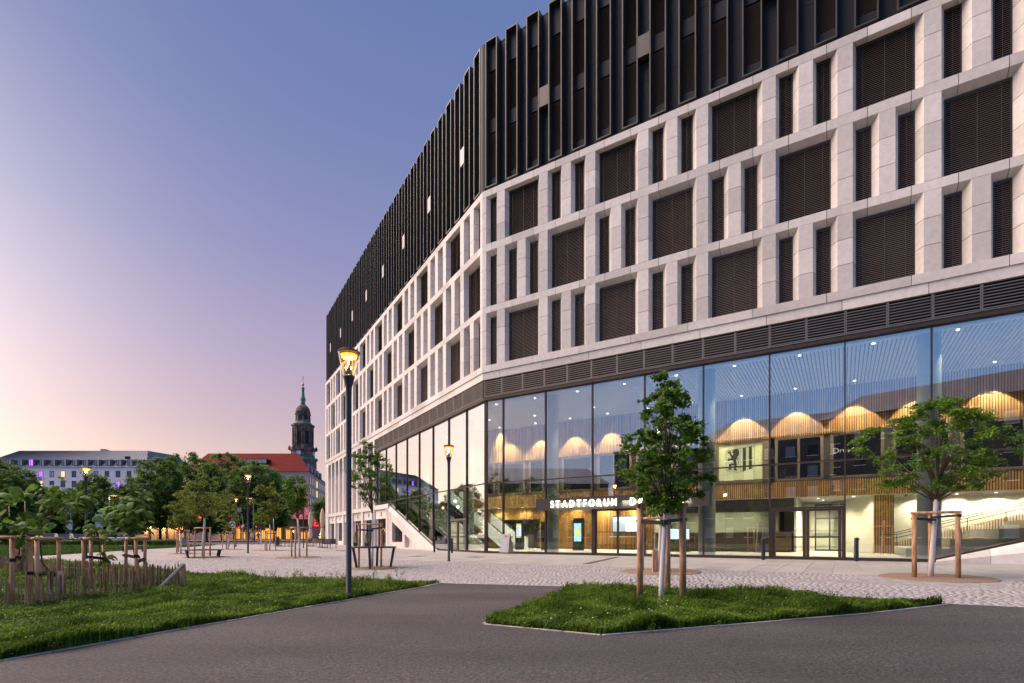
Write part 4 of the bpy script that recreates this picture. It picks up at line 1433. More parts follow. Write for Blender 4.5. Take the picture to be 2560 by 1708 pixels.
# row of small screens on a stand
p0, p1 = onF(FR, 1648, 5.2)[0], onF(FR, 1724, 5.2)[0]
o = thing('screen_stand', 'row of small bright screens on a dark stand behind the staked trees', 'screens', TR(p0, 5.2, FZ))
for q in (p0 + .15, p1 - .2):
    MB().box(q, q + .07, 5.25, 5.32, FZ, 1.75, TR).build('leg', METAL, o)
MB().box(p0 + .1, p1, 4.95, 5.6, FZ, FZ + .04, TR).build('base_plate', METAL, o)
MB().box(p0, p1, 5.2, 5.26, 1.05, 1.78, TR).build('screen_frame', METAL, o)
for i in range(3):
    a = p0 + .04 + i * (p1 - p0) / 3
    s = MB().box(a, a + (p1 - p0) / 3 - .06, 5.185, 5.198, 1.10, 1.73, TR).build('screen', SCRW, o)
    for j in range(4):
        MB().box(a + .08, a + .3 + (j % 2) * .1, 5.176, 5.183, 1.18 + j * .13, 1.25 + j * .13, TR).build('picture_block', SCRB, s)
# folding board by the corner
p = at(1266, 1381, (CAMZ - FZ) * F / (1381 - HZ)); t, d = FR.inv(p.x, p.y)
o = thing('folding_sign', 'pale grey folding board standing at the glass corner', 'sign', TR(t, d, FZ))
for sg in (-1, 1):
    v = [TR(t - .32, d + sg * .30, FZ), TR(t + .32, d + sg * .30, FZ), TR(t + .26, d + sg * .03, FZ + 1.08), TR(t - .26, d + sg * .03, FZ + 1.08)]
    v2 = [q + FR.y * .02 for q in v]
    m = MB(); m.add(v + v2, [(0, 1, 2, 3), (7, 6, 5, 4), (0, 4, 5, 1), (1, 5, 6, 2), (2, 6, 7, 3), (3, 7, 4, 0)])
    m.build('board', GREYM, o)
MB().box(t - .06, t + .08, d - .09, d - .06, FZ + .92, FZ + 1.0, TR).build('red_mark', emis('red_mark', (.7, .03, .02), .1), o)  # slight glow added to the mark, which is no lamp

# ---- lamps of the hall
DISC = MB().lathe([(.065, 0), (.065, .012), (.05, .02)], n=12).mesh('downlight', LITW)
def lamp(kind, name, p, energy, col, parent, **kw):
    l = bpy.data.lights.new(name, kind); l.energy = energy; l.color = col
    for k, v in kw.items(): setattr(l, k, v)
    o = bpy.data.objects.new(name, l); COL.objects.link(o); o.parent = parent
    o.location = Vector(p) - org(parent)
    return o
WARM = (1.0, .83, .60)
k = 0
t = -3.05
while t < 31:
    p = TR(t, WD - .95, 9.845)
    d_ = sub('downlight', DISC, hall, p - org(hall))
    lamp('SPOT', 'wall_washer', TR(t, WD - .95, 9.80), 1350, WARM, hall, spot_size=math.radians(77), spot_blend=.10, shadow_soft_size=.04)
    if t > -1:
        sub('downlight', DISC, hall, TR(t + .6, .95, 9.845) - org(hall))
        lamp('SPOT', 'downlight_beam', TR(t + .6, .95, 9.82), 380, (1, .88, .68), hall, spot_size=math.radians(70), spot_blend=.5, shadow_soft_size=.05)
    t += 2.89; k += 1
def down(t, d, z, e, col, size, T=TR, blend=.6):
    sub('downlight', DISC, hall, T(t, d, z) - org(hall))
    lamp('SPOT', 'downlight_beam', T(t, d, z - .03), e, col, hall, spot_size=math.radians(size), spot_blend=blend, shadow_soft_size=.05)
for t in (-4.5, -2.2, .1, 2.4, 4.7, 7.0, 9.3, 11.4):                  # soffit lights added to brighten the timber ground floor wall
    down(t, 8.62, 3.59, 190, (1, .80, .48), 150)
for t in (1.0, 5.5, 10.0):
    down(t, 5.0, 9.845, 900, (1, .84, .58), 60)
for (t, d, e) in (((e1 + e2) / 2 - 1, 9.8, 170), ((e1 + e2) / 2 + 1, 9.8, 170), (e2 + 1.2, 9.6, 360), (e2 + 1.4, 11.6, 360), (e3 - .9, 9.0, 260)):
    down(t, d, 3.575, e, (1, .82, .52), 150)
for t in (23.2, 24.8, 26.4, 28.0, 29.6):  # lamps added behind the slats to brighten the white wall
    down(t, 9.85, 3.575, 300, (1, .83, .52), 150)
for (s_, d, e) in ((5, 3.2, 1500), (9, 3.2, 1500), (13, 3.2, 1500), (18, 4, 900), (7, 5.2, 1200)):  # downlights added to brighten the stair and escalator
    down(-s_, d, 10.03, e, (1, .93, .70), 70, TL)
# row of bright panels seen behind the left glass
for (s_, z) in ((19.5, 6.6), (18.2, 6.6), (17.0, 7.1), (16.4, 6.6), (15.0, 7.1), (14.4, 6.6), (19.0, 5.9), (17.8, 5.9), (14.8, 5.9), (16.0, 7.6), (13.6, 7.1)):
    MB().box(-s_ - .45, -s_ + .35, 8.9, 8.96, z, z + .16, TL).build('strip_light', emis('strip_light', (.95, 1, .95), 2.2) if 'strip_light' not in MATS else MATS['strip_light'], hall)
# ------------------------------------------------------------------ street lamps
def lamp_meshes():
    pole = MB().lathe([(.075, 0), (.075, .03), (.056, .05), (.056, 4.10), (.058, 4.12), (.062, 4.30), (.115, 4.50), (.118, 4.53)], n=16)
    glass = MB().lathe([(.118, 4.535), (.215, 5.0)], n=20)
    glass.f = [f for f in glass.f if len(f) == 4]
    cap = MB().lathe([(.222, 4.995), (.225, 5.02), (.20, 5.04), (.02, 5.06)], n=20)
    src = MB().lathe([(.02, 4.90), (.15, 4.905), (.17, 4.96), (.02, 4.985)], n=12)
    refl = MB().lathe([(.09, 4.535), (.02, 4.75), (.012, 4.90)], n=10)
    stay = MB()
    for i in range(4):
        a = i * math.pi / 2 + .4
        stay.tube([(.112 * math.cos(a), .112 * math.sin(a), 4.53), (.208 * math.cos(a), .208 * math.sin(a), 5.0)], .006, 4)
    return dict(pole=pole.mesh('pole', POLE, True), lantern_glass=glass.mesh('lantern_glass', LGLASS, True), cap=cap.mesh('cap', POLE),
                light_source=src.mesh('light_source', LIT), reflector=refl.mesh('reflector', GREYM, True), stays=stay.mesh('stays', POLE))
LM = lamp_meshes()
def street_lamp(px, py, label, e=60):
    p = gp(px, py)
    o = thing('street_lamp', label, 'lamp', p, 'slim lantern street lamps')
    for nm, me in LM.items():
        sub(nm, me, o)
    l = lamp('POINT', 'lamp_light', p + Vector((0, 0, 4.86)), e, (1, .60, .22), o, shadow_soft_size=.08)
    return o
street_lamp(872, 1495, 'tall lantern lamp whose foot stands on the lawn at path edge')
street_lamp(1122, 1403, 'lantern lamp on the slabs in front of the left glass wall')
street_lamp(620, 1383, 'lantern lamp standing on open cobbles between two staked trees')
street_lamp(589.8, 1367.3, 'lantern lamp beside the round sign near the far road')
street_lamp(758.4, 1370.5, 'lantern lamp in front of the closed parasols')
street_lamp(215.5, 1397, 'lantern lamp behind the staked saplings before white hotel')

def pole_lamp(px, py, top, Y, label, lit=True):
    p = at(px, py, Y); p.z = .2
    h = at(px, top, Y).z - .2
    o = thing('pole_lamp', label, 'lamp', p, 'tall road lamps')
    MB().tube([p, p + Vector((0, 0, h))], [.08, .05], 8).build('pole', GREYM, o)
    MB().tube([p + Vector((0, 0, h)), p + Vector((.35 * (1 if px < 400 else -1), 0, h + .08))], .04, 6).build('arm', GREYM, o)
    q = p + Vector((.75 * (1 if px < 400 else -1), 0, h + .08))
    MB().box(q.x - .45, q.x + .45, q.y - .14, q.y + .14, q.z - .05, q.z + .10).build('lamp_head', GREYM, o)
    MB().box(q.x - .4, q.x + .4, q.y - .1, q.y + .1, q.z - .08, q.z - .052).build('light_source', LIT, o)
    lamp('POINT', 'lamp_light', q + Vector((0, 0, -.4)), 60, (1, .62, .25), o, shadow_soft_size=.1)
pole_lamp(273, 1362, 1240, 80, 'plain road lamp pole beside the white road sign back')
pole_lamp(633.5, 1358, 1247, 86, 'plain road lamp pole behind the lantern on the cobbles')

# ------------------------------------------------------------------ trees
def rnd_unit(rng, n):
    v = rng.normal(size=(n, 3)); return v / np.linalg.norm(v, axis=1)[:, None]
def leaf_mesh(name, C, size, rng, mat, parent, droop=.25, aspect=.6):
    n = len(C)
    nn = rnd_unit(rng, n); nn[:, 2] = np.abs(nn[:, 2]) + .45; nn /= np.linalg.norm(nn, axis=1)[:, None]
    r = rnd_unit(rng, n); r[:, 2] -= droop
    a = r - nn * (r * nn).sum(1)[:, None]; a /= (np.linalg.norm(a, axis=1)[:, None] + 1e-9)
    s = np.cross(nn, a)
    L_ = size * rng.uniform(.6, 1.25, n)
    A, S, Nn = a * (L_ / 2)[:, None], s * (L_ * aspect / 2)[:, None], nn * (L_ * .12)[:, None]
    V = np.stack([C - A, C + S + Nn, C + A, C - S + Nn], 1).reshape(-1, 3)
    Q = (np.arange(n) * 4)[:, None] + np.array([0, 1, 2, 3])
    return np_mesh(name, V, Q, mat, parent, org(parent))
def make_tree(p, prof, lean, trunk_r, h0, ncl, nleaf, lsize, mat, seed, label, name='young_tree', white=0, group=None, cat='tree', clr=.16, limb_n=16, stretch=.6, shell=.55, holes=0):
    """prof: list of (z above base, radius); h0: height where branching begins"""
    rng = np.random.default_rng(seed)
    o = thing(name, label, cat, p, group)
    b = np.array(p)
    top = prof[-1][0]
    zz = np.linspace(0, 1, 9)
    def axis(t):
        return b + np.array([lean[0] * t + .012 * top * math.sin(5 * t + seed), lean[1] * t + .012 * top * math.cos(4 * t + seed), 0]) + np.array([0, 0, top * .96 * t])
    hs = h0 / (top * .96)
    if white:
        ws = white / (top * .96)
        MB().tube([axis(t) - np.array([0, 0, .04 if t == 0 else 0]) for t in np.linspace(0, ws, 6)], [trunk_r * (1.22 - .2 * i / 5) for i in range(6)], 10).build('painted_trunk', LIME, o, True)
    tr = MB()
    ts = np.linspace((white / (top * .96)) if white else 0, 1, 12)
    tr.tube([axis(t) - (np.array([0, 0, .05]) if t == 0 else 0) for t in ts], [max(.006, trunk_r * (1.05 if t < hs else 1.0 - .92 * (t - hs) / (1 - hs))) for t in ts], 9)
    pz = [q[0] for q in prof]; pr = [q[1] for q in prof]
    # clusters inside the envelope, biased to its shell
    cl = []
    tries = 0
    while len(cl) < ncl and tries < ncl * 14:
        tries += 1
        z = rng.uniform(pz[0], pz[-1])
        R = np.interp(z, pz, pr)
        if rng.random() > R / max(pr) + .12: continue
        rr = R * (rng.random() ** shell)
        a = rng.uniform(0, 2 * np.pi)
        c = axis(min(1, z / (top * .96))) * np.array([1, 1, 0]) + np.array([rr * math.cos(a), rr * math.sin(a), b[2] + z])
        if cl and np.sqrt(((np.array(cl) - c) ** 2).sum(1).min()) < clr * .75 * max(pr) ** .5 * .8: continue
        cl.append(c)
    cl = np.array(cl)
    # limbs from trunk to clusters
    idx = rng.permutation(len(cl))[:limb_n]
    for i in idx:
        c = cl[i]
        hz_ = np.clip((c[2] - b[2]) * .72 - .1 * top, h0, top * .9)
        s0 = axis(hz_ / (top * .96))
        mid = s0 * .5 + c * .5 + np.array([0, 0, .05 * top * .3])
        r0 = trunk_r * .45 * (1 - .6 * hz_ / top) + .004
        tr.tube([s0, mid, c], [r0, r0 * .6, r0 * .2], 5)
    tr.build('trunk', BARK, o, True)
    # leaves sit along short drooping twigs that leave each branch end
    per = max(1, nleaf // (len(cl) * 5))
    w = rng.uniform(.6, 1.4, len(cl))
    pts = []
    tw = MB()
    for c, ww in zip(cl, w):
        ax_ = axis(min(1, max(0, (c[2] - b[2]) / (top * .96))))
        out = c - ax_; out[2] = 0
        out = out / (np.linalg.norm(out) + 1e-6)
        for _ in range(5):
            d = out * .7 + rng.normal(size=3) * np.array([.75, .75, stretch * .75]); d /= np.linalg.norm(d)
            L_ = clr * 2.1 * ww ** .5 * rng.uniform(.6, 1.2)
            n = max(2, int(per * ww * rng.uniform(.7, 1.3)))
            t = rng.random(n) ** .8
            q = c - d * L_ * .25 + d * (t * L_)[:, None] + np.array([0, 0, -1]) * (t ** 2 * L_ * .18)[:, None]
            pts.append(q + rng.normal(size=(n, 3)) * clr * np.array([.30, .30, .22]))
    leaf_mesh('crown', np.concatenate(pts), lsize, rng, mat, o)
    return o
def stakes(label, bases, toph, rails, straps, r=.045, group='timber stake frames holding young trees', trunk=None, top_rail_r=.035):
    """bases: ground points; rails: pairs of stake indices at the top; straps: (i, height)"""
    o = thing('tree_stakes', label, 'stakes', bases[0], group)
    tops = []
    for b in bases:
        h = toph
        t = b + Vector((random.uniform(-.02, .02), random.uniform(-.02, .02), h))
        MB().tube([b - Vector((0, 0, .03)), b.lerp(t, .5) + Vector((.004, 0, 0)), t], [r * 1.03, r, r * .97], 10).build('stake', STAKE, o, True)
        tops.append(t)
    for i, j in rails:
        a, b = tops[i], tops[j]
        d = (b - a).normalized() * .09
        MB().tube([a - d + Vector((0, 0, .02)), b + d + Vector((0, 0, .02))], top_rail_r, 8).build('rail', STAKE, o, True)
    if trunk is not None:
        for i, h in straps:
            a = bases[i] + Vector((0, 0, h)); b = Vector((trunk.x, trunk.y, trunk.z + h - .04))
            d = (b - a).normalized(); s = Vector((-d.y, d.x, 0)) * .004
            w = Vector((0, 0, .028))
            a2, b2 = a - d * r * 1.1 - s * 10, b + d * .05 - s * 10
            m = MB(); m.add([a2 - w - s, b2 - w - s, b2 - w + s, a2 - w + s, a2 + w - s, b2 + w - s, b2 + w + s, a2 + w + s],
                            [(0, 1, 2, 3), (7, 6, 5, 4), (0, 4, 5, 1), (1, 5, 6, 2), (2, 6, 7, 3), (3, 7, 4, 0)])
            a3, b3 = a - d * r * 1.1 + s * 10, b + d * .05 + s * 10
            m.add([a3 - w - s, b3 - w - s, b3 - w + s, a3 - w + s, a3 + w - s, b3 + w - s, b3 + w + s, a3 + w + s],
                  [(0, 1, 2, 3), (7, 6, 5, 4), (0, 4, 5, 1), (1, 5, 6, 2), (2, 6, 7, 3), (3, 7, 4, 0)])
            m.build('strap', STRAP, o)
            m = MB(); c = bases[i]; m.lathe([(r * 1.12, h - .03), (r * 1.12, h + .03)], (c.x, c.y, c.z), 10); m.build('strap_loop', STRAP, o)
    return o
random.seed(4)
# tree on the triangular lawn
p = gp(1660, 1508)
k = p.y / F
def zpx(py, p):  # height above base of an image row at the depth of p
    return CAMZ - (py - HZ) / F * p.y - p.z
make_tree(p, [(zpx(1268, p), .22), (zpx(1246, p), .48), (zpx(1222, p), .86), (zpx(1180, p), .80), (zpx(1110, p), .95), (zpx(1075, p), .74), (zpx(1050, p), .46), (zpx(1000, p), .38), (zpx(960, p), .14), (zpx(925, p), .03)],
          (.02, 0), .042, zpx(1290, p), 150, 15000, .076, LEAF, 5, 'young lime tree with dense pointed crown on the triangular lawn', white=zpx(1248, p), clr=.10, limb_n=40, stretch=.55)
# asymmetrical side branches
bs = [gp(1600, 1502), gp(1707, 1504), gp(1669, 1492)]
stakes('three reddish stakes with top rail round the lime tree on triangular lawn', bs, zpx(1262, p), [(0, 1), (1, 2), (2, 0)], [(0, zpx(1302, p)), (1, zpx(1298, p)), (2, zpx(1305, p))], .062, trunk=p, top_rail_r=.035)
# tree behind it in a gravel pit
p2 = gp(1648, 1429)
make_tree(p2, [(zpx(1292, p2), .2), (zpx(1262, p2), .5), (zpx(1200, p2), .62), (zpx(1120, p2), .45), (zpx(1050, p2), .08)], (0, 0), .045, zpx(1300, p2), 60, 3600, .08, LEAF, 6,
          'small tree in round gravel pit mostly hidden behind lime tree', white=zpx(1270, p2), clr=.13, limb_n=18)
bs = [gp(1606, 1427), gp(1664, 1423), gp(1672, 1431)]
stakes('thin stakes with rail on the pit behind the triangular lawn', bs, zpx(1297, p2), [(0, 1), (1, 2), (2, 0)], [(0, 1.55), (1, 1.6)], .045, trunk=p2)
q = gp(1638, 1432)
sp_ = MB().box(q.x - .085, q.x + .085, q.y - .05, q.y + .05, q.z - .02, q.z + .70).build('squared_post', STAKE, None, at=q)
tag(sp_, 'short squared timber post standing beside the hidden pit tree', 'post')
# tree at the right in its pit
p3 = gp(2333, 1444)
make_tree(p3, [(zpx(1225, p3), .7), (zpx(1185, p3), 1.45), (zpx(1130, p3), 1.98), (zpx(1085, p3), 2.05), (zpx(1050, p3), 1.3), (zpx(1003, p3), .25)], (.08, 0), .055, zpx(1255, p3), 130, 15000, .086, LEAF, 12,
          'broad low crowned tree in gravel pit before the raked seating', white=zpx(1249, p3), clr=.17, limb_n=26, stretch=.30, shell=.6)
bs = [gp(2286, 1445.5), gp(2396, 1447.5), gp(2326, 1438)]
stakes('three grey brown stakes round the broad tree in front of glass', bs, zpx(1284, p3), [(0, 1), (1, 2), (2, 0)], [(0, zpx(1296, p3)), (1, zpx(1290, p3)), (2, zpx(1303, p3))], .058, trunk=p3)
# tree with the ring table
p4 = gp(930, 1420)
make_tree(p4, [(zpx(1252, p4), .25), (zpx(1220, p4), .72), (zpx(1175, p4), .86), (zpx(1140, p4), .55), (zpx(1118, p4), .22), (zpx(1092, p4), .06)], (-.10, 0), .036, zpx(1280, p4), 62, 5500, .085, LEAF, 31,
          'slender tree growing through the dark ring table', white=zpx(1283, p4), clr=.13, limb_n=26, stretch=.6)
bs = [gp(897, 1421), gp(953, 1420.5), gp(931, 1413)]
stakes('stake frame standing inside the dark ring table', bs, zpx(1312, p4), [(0, 1), (1, 2), (2, 0)], [(0, zpx(1324, p4)), (1, zpx(1320, p4))], .038, trunk=p4, top_rail_r=.026)
# trees further out on the plaza: (trunk px, base py, crown profile rows, ...)
def plaza_tree(px, py, rows, mat, seed, label, nl, ls, white=None, ncl=45, lean=(0, 0), clr=.2, h0=None, tr=.045):
    p = gp(px, py)
    prof = [(zpx(r, p), w * p.y / F) for r, w in rows]
    return p, make_tree(p, prof, lean, tr, zpx(h0 or rows[0][0] + 12, p), ncl, nl, ls, mat, seed, label, white=zpx(white, p) if white else 0, clr=clr, limb_n=18)
def plaza_stakes(label, pts, top, trunk, r=.04):
    bs = [gp(*q) for q in pts]
    stakes(label, bs, zpx(top, bs[0]), [(i, (i + 1) % len(bs)) for i in range(len(bs))], [(0, zpx(top + 4, bs[0])), (1, zpx(top + 4, bs[0]))], r, trunk=trunk, top_rail_r=.028)
pa, _ = plaza_tree(454, 1384, [(1322, 14), (1300, 30), (1270, 34), (1240, 18), (1225, 4)], LEAFY, 41, 'bushy oval young tree between lawn strip and cobbles', 6000, .10, 1322)  # lighter leaf material puts the light on this crown into its colour
plaza_stakes('stake frame of the bushy oval tree', [(442, 1384.5), (472, 1382), (446, 1380), (469, 1379)], 1327, pa)
pb, _ = plaza_tree(509, 1393, [(1290, 20), (1260, 52), (1225, 56), (1205, 30), (1188, 6)], LEAFY, 42, 'airy tree with open crown inside the round bench', 6000, .10, 1295, h0=1288)  # crown lightened by leaf colour in the same way
plaza_stakes('stake frame inside the round bench', [(486, 1395.5), (510, 1397), (525, 1391)], 1321, pb)
pc, _ = plaza_tree(571, 1373.5, [(1335, 8), (1310, 26), (1270, 30), (1240, 12), (1230, 3)], LEAFY, 43, 'thin reddish green young tree beside the round sign', 2200, .14, 1330)
plaza_stakes('stake frame beside the round sign', [(566, 1374), (586, 1373.5), (556, 1370)], 1330, pc)
pd, _ = plaza_tree(673, 1376, [(1305, 10), (1285, 26), (1255, 42), (1225, 32), (1208, 8)], LEAFY, 44, 'yellowish green tree right of the cobble lamp', 6000, .13, 1310, h0=1318)
plaza_stakes('stake frame of the yellowish tree', [(663, 1376), (689, 1375), (667, 1377)], 1329, pd)
pe, _ = plaza_tree(746, 1393.5, [(1290, 8), (1265, 24), (1235, 32), (1205, 22), (1188, 5)], LEAF, 45, 'dark narrow tree in front of the red lit building', 6000, .10, 1296)
plaza_stakes('stake frame of the dark narrow tree', [(729, 1393.5), (767, 1393), (738, 1395.5)], 1320, pe)
pf, _ = plaza_tree(652.5, 1363.5, [(1322, 6), (1305, 16), (1285, 17), (1270, 4)], LEAF, 46, 'small round tree behind the yellowish tree', 1400, .2, 1322)

# ------------------------------------------------------------------ ring table, round bench
def ring(name, label, cat, c, r0, r1, h, nleg, legr, mat, slant, plank=False, th=.05):
    o = thing(name, label, cat, c)
    n = 20
    for i in range(n):
        a0, a1 = 2 * math.pi * (i + .01) / n, 2 * math.pi * (i + .99) / n
        m = MB(); m.prism([(c.x + r * math.cos(a), c.y + r * math.sin(a)) for r, a in ((r0, a0), (r1, a0), (r1, a1), (r0, a1))], c.z + h - th, c.z + h)
        m.build('top_segment', mat, o)
    for i in range(nleg):
        a = 2 * math.pi * i / nleg + .06
        d = Vector((math.cos(a), math.sin(a), 0)); s = Vector((-d.y, d.x, 0)) * legr * .5
        top, bot = c + d * (r1 - .12), c + d * (r1 - slant)
        m = MB()
        z0, z1 = Vector((0, 0, -.02)), Vector((0, 0, h - th - .002))
        w = d * legr
        v = [bot + z0 - s, bot + z0 + w - s, bot + z0 + w + s, bot + z0 + s, top + z1 - s - w * .2, top + z1 + w - s, top + z1 + w + s, top + z1 + s - w * .2]
        m.add(v, [(3, 2, 1, 0), (4, 5, 6, 7), (0, 1, 5, 4), (1, 2, 6, 5), (2, 3, 7, 6), (3, 0, 4, 7)])
        m.build('leg', POLE, o)
    return o
RINGM = mk('ring_top', (.055, .050, .050), .5, .2)
BENCHM = mk('bench_wood', (.12, .10, .085), .7, var=.2)
ring('ring_table', 'high dark ring table on slanted legs round a slender tree', 'table', p4 + Vector((.06, .0, 0)), .52, .84, .80, 4, .075, RINGM, .26)
ring('tree_bench', 'low round bench encircling the airy tree on cobbles', 'bench', gp(508, 1393), .55, 1.0, .43, 6, .08, BENCHM, .22)
# straight bench on the lawn strip
c = gp(335, 1379)
o = thing('park_bench', 'pale slim bench at the edge of the mown lawn strip', 'bench', c)
MB().box(c.x - .95, c.x + .95, c.y - .2, c.y + .2, c.z + .40, c.z + .45).build('seat', GREYM, o)
for dx in (-.7, .7):
    MB().box(c.x + dx - .03, c.x + dx + .03, c.y - .18, c.y + .18, c.z, c.z + .40).build('leg', POLE, o)

# ------------------------------------------------------------------ bollards
def bollard(px, py, label, h=.95):
    p = gp(px, py)
    o = thing('bollard', label, 'bollard', p, 'slim dark bollards before the glass')
    m = MB(); m.box(p.x - .06, p.x + .06, p.y - .06, p.y + .06, p.z - .02, p.z + h); m.build('post', POLE, o)
    MB().box(p.x - .062, p.x + .062, p.y - .062, p.y + .062, p.z + h + .002, p.z + h + .014).build('cap', GREYM, o)
    MB().tube([p + Vector((.06, -.03, h - .08)), p + Vector((.11, -.06, h - .08))], .016, 6).build('eye', POLE, o)
bollard(1908, 1400, 'dark square bollard left of the glazed emergency doors')
bollard(2141, 1403.6, 'dark square bollard right of the glazed emergency doors', 1.0)
bollard(1086, 1380.5, 'dark bollard at the foot of slanted stair wall')
bollard(1130, 1383, 'dark bollard beside the left glass door, behind second lamp')

# ------------------------------------------------------------------ saplings with big leaves, and the picket fence
def heart_leaf():
    pts = [(0, 0), (.22, -.10), (.45, .05), (.50, .35), (.32, .72), (0, 1.05), (-.32, .72), (-.50, .35), (-.45, .05), (-.22, -.10)]
    m = MB()
    zc = lambda x, y: -.28 * abs(x) - .35 * max(0, y - .35) ** 1.5 + .06 * math.sin(9 * y) * abs(x)
    v = [(x, y, zc(x, y)) for x, y in pts] + [(0, .25, .04), (0, .6, .0)]
    m.add(v, [(0, 1, 10), (1, 2, 10), (2, 3, 10), (3, 11, 10), (3, 4, 11), (4, 5, 11), (5, 6, 11), (6, 7, 11), (7, 10, 11), (7, 8, 10), (8, 9, 10), (9, 0, 10)])
    return m.mesh('leaf', LEAFB, True)
LEAFME = heart_leaf()
def sapling(label, trunk_pts, trunk_r, centres, nleaf, lsize, seed, white=None):
    """trunk_pts in world; centres: list of (point, spread)"""
    rng = random.Random(seed)
    o = thing('sapling', label, 'tree', trunk_pts[0], 'big leaved saplings')
    n = len(trunk_pts)
    tr = MB().tube(trunk_pts, [trunk_r * (1 - .55 * i / (n - 1)) for i in range(n)], 8)
    tips = []
    for c, s in centres:
        tr.tube([trunk_pts[-1], (Vector(trunk_pts[-1]) + c) * .5 + Vector((0, 0, .05)), c], [trunk_r * .4, trunk_r * .25, .004], 5)
    tr.build('trunk', BARK, o, True)
    if white:
        MB().tube(white, trunk_r * 1.3, 8).build('painted_trunk', LIME, o, True)
    for i in range(nleaf):
        c, s = centres[rng.randrange(len(centres))]
        p = c + Vector((rng.gauss(0, s), rng.gauss(0, s), rng.gauss(0, s * .75)))
        l = bpy.data.objects.new('leaf', LEAFME); COL.objects.link(l); l.parent = o
        l.location = p - org(o)
        sc_ = lsize * rng.uniform(.55, 1.2)
        l.scale = (sc_, sc_, sc_)
        out = (p - c); az = math.atan2(out.y, out.x) - math.pi / 2 + rng.gauss(0, .5)
        l.rotation_euler = (rng.uniform(-1.1, -.15), rng.gauss(0, .35), az)
    return o
def atY(px, py, Y): return at(px, py, Y)
S1 = gp(126, 1500)
Y1 = S1.y
sapling('crooked sapling with huge leaves and lime washed foot by the fence', [S1, atY(124, 1432, Y1), atY(119, 1424, Y1), atY(106, 1408, Y1), atY(103, 1385, Y1), atY(101, 1366, Y1), atY(97, 1342, Y1), atY(104, 1316, Y1), atY(118, 1292, Y1)], .022,
        [(atY(90, 1235, Y1), .13), (atY(140, 1225, Y1), .13), (atY(165, 1255, Y1 - .2), .14), (atY(118, 1262, Y1 + .2), .16), (atY(215, 1252, Y1), .09), (atY(145, 1300, Y1 - .2), .13), (atY(60, 1300, Y1), .13), (atY(80, 1320, Y1), .12)], 105, .17, 1,
        white=[S1, atY(124, 1470, Y1), atY(123, 1436, Y1)])
bs = [gp(94, 1519.5), gp(147, 1503), gp(75.6, 1512)]
def stk(label, pts, top, r, straps, trunk):
    bs = [gp(*q) for q in pts]
    hs = CAMZ - (top - HZ) / F * bs[0].y - bs[0].z
    stakes(label, bs, hs, [(0, 1), (1, 2), (2, 0)], straps, r, trunk=trunk, top_rail_r=.032)
stk('stout stakes round the crooked sapling, straps low down', [(94, 1519.5), (147, 1503), (75.6, 1512)], 1350, .036, [(0, .58), (1, .52), (2, .58)], S1)
S2 = gp(-25, 1512)
sapling('leafy sapling reaching in beside the thin bamboo canes', [S2, S2 + Vector((.05, 0, .7)), S2 + Vector((.1, 0, 1.5))], .02,
        [(atY(18, 1235, S2.y), .15), (atY(-15, 1260, S2.y), .16), (atY(40, 1290, S2.y), .14), (atY(20, 1320, S2.y), .16), (atY(45, 1335, S2.y), .12), (atY(-10, 1330, S2.y), .15)], 80, .18, 2)
stk('stout stakes of the sapling beside bamboo canes', [(31, 1524), (-40, 1515), (-8, 1508)], 1347, .036, [(0, .85), (1, .85)], S2)
S3 = gp(253, 1480)
sapling('low sapling with drooping leaves behind the pickets', [S3, atY(253, 1430, S3.y), atY(250, 1385, S3.y), atY(245, 1335, S3.y)], .014,
        [(atY(253, 1392, S3.y), .09), (atY(256, 1418, S3.y), .09), (atY(235, 1325, S3.y), .12), (atY(262, 1332, S3.y), .09), (atY(222, 1322, S3.y), .08)], 56, .15, 3)
stk('stout stakes of the low drooping sapling', [(226, 1483), (210, 1478), (260, 1472)], 1349, .037, [(0, .8), (2, 1.15)], S3)
S4 = gp(343, 1474)
sapling('umbrella shaped sapling before the parked hatchback', [S4, atY(338, 1400, S4.y), atY(330, 1350, S4.y), atY(327, 1300, S4.y), atY(325, 1262, S4.y)], .02,
        [(atY(325, 1245, S4.y), .15), (atY(295, 1272, S4.y), .14), (atY(350, 1270, S4.y), .15), (atY(325, 1285, S4.y - .25), .17), (atY(290, 1305, S4.y), .15), (atY(355, 1305, S4.y), .14), (atY(322, 1308, S4.y - .2), .16), (atY(345, 1325, S4.y), .10)], 130, .185, 4)
stk('stout stakes of the umbrella shaped sapling', [(341, 1483), (360, 1470), (313, 1471)], 1349, .037, [(0, .82), (1, .70), (2, .80)], S4)
S5 = gp(48, 1437)
sapling('far sapling half hidden behind the crooked one', [S5, S5 + Vector((0, 0, .8)), S5 + Vector((.05, 0, 1.3))], .02,
        [(atY(40, 1310, S5.y), .22), (atY(62, 1330, S5.y), .2), (atY(60, 1400, S5.y), .15), (atY(10, 1330, S5.y), .25), (atY(70, 1360, S5.y), .15)], 48, .26, 5)
stk('slender stakes behind the crooked sapling', [(40, 1440), (54, 1439), (46, 1434)], 1349, .045, [(0, .6), (1, .6)], S5)
for (x0, y0, x1, y1, l) in ((69, 1440, 62, 1243, 'bamboo cane standing upright through the crooked sapling'), (30, 1440, 22, 1249, 'bamboo cane leaning in the left edge sapling')):
    Yc = Y1 + .6
    b = Vector(((x0 - CX) / F * Yc, Yc, 0)); t_ = atY(x1, y1, Yc)
    tag(MB().tube([b, b.lerp(t_, .5) + Vector((.01, 0, 0)), t_], [.014, .012, .009], 6).build('bamboo_cane', mk('cane' + l[-4:], (.34, .22, .09), .6), None, True, at=b), l, 'cane')

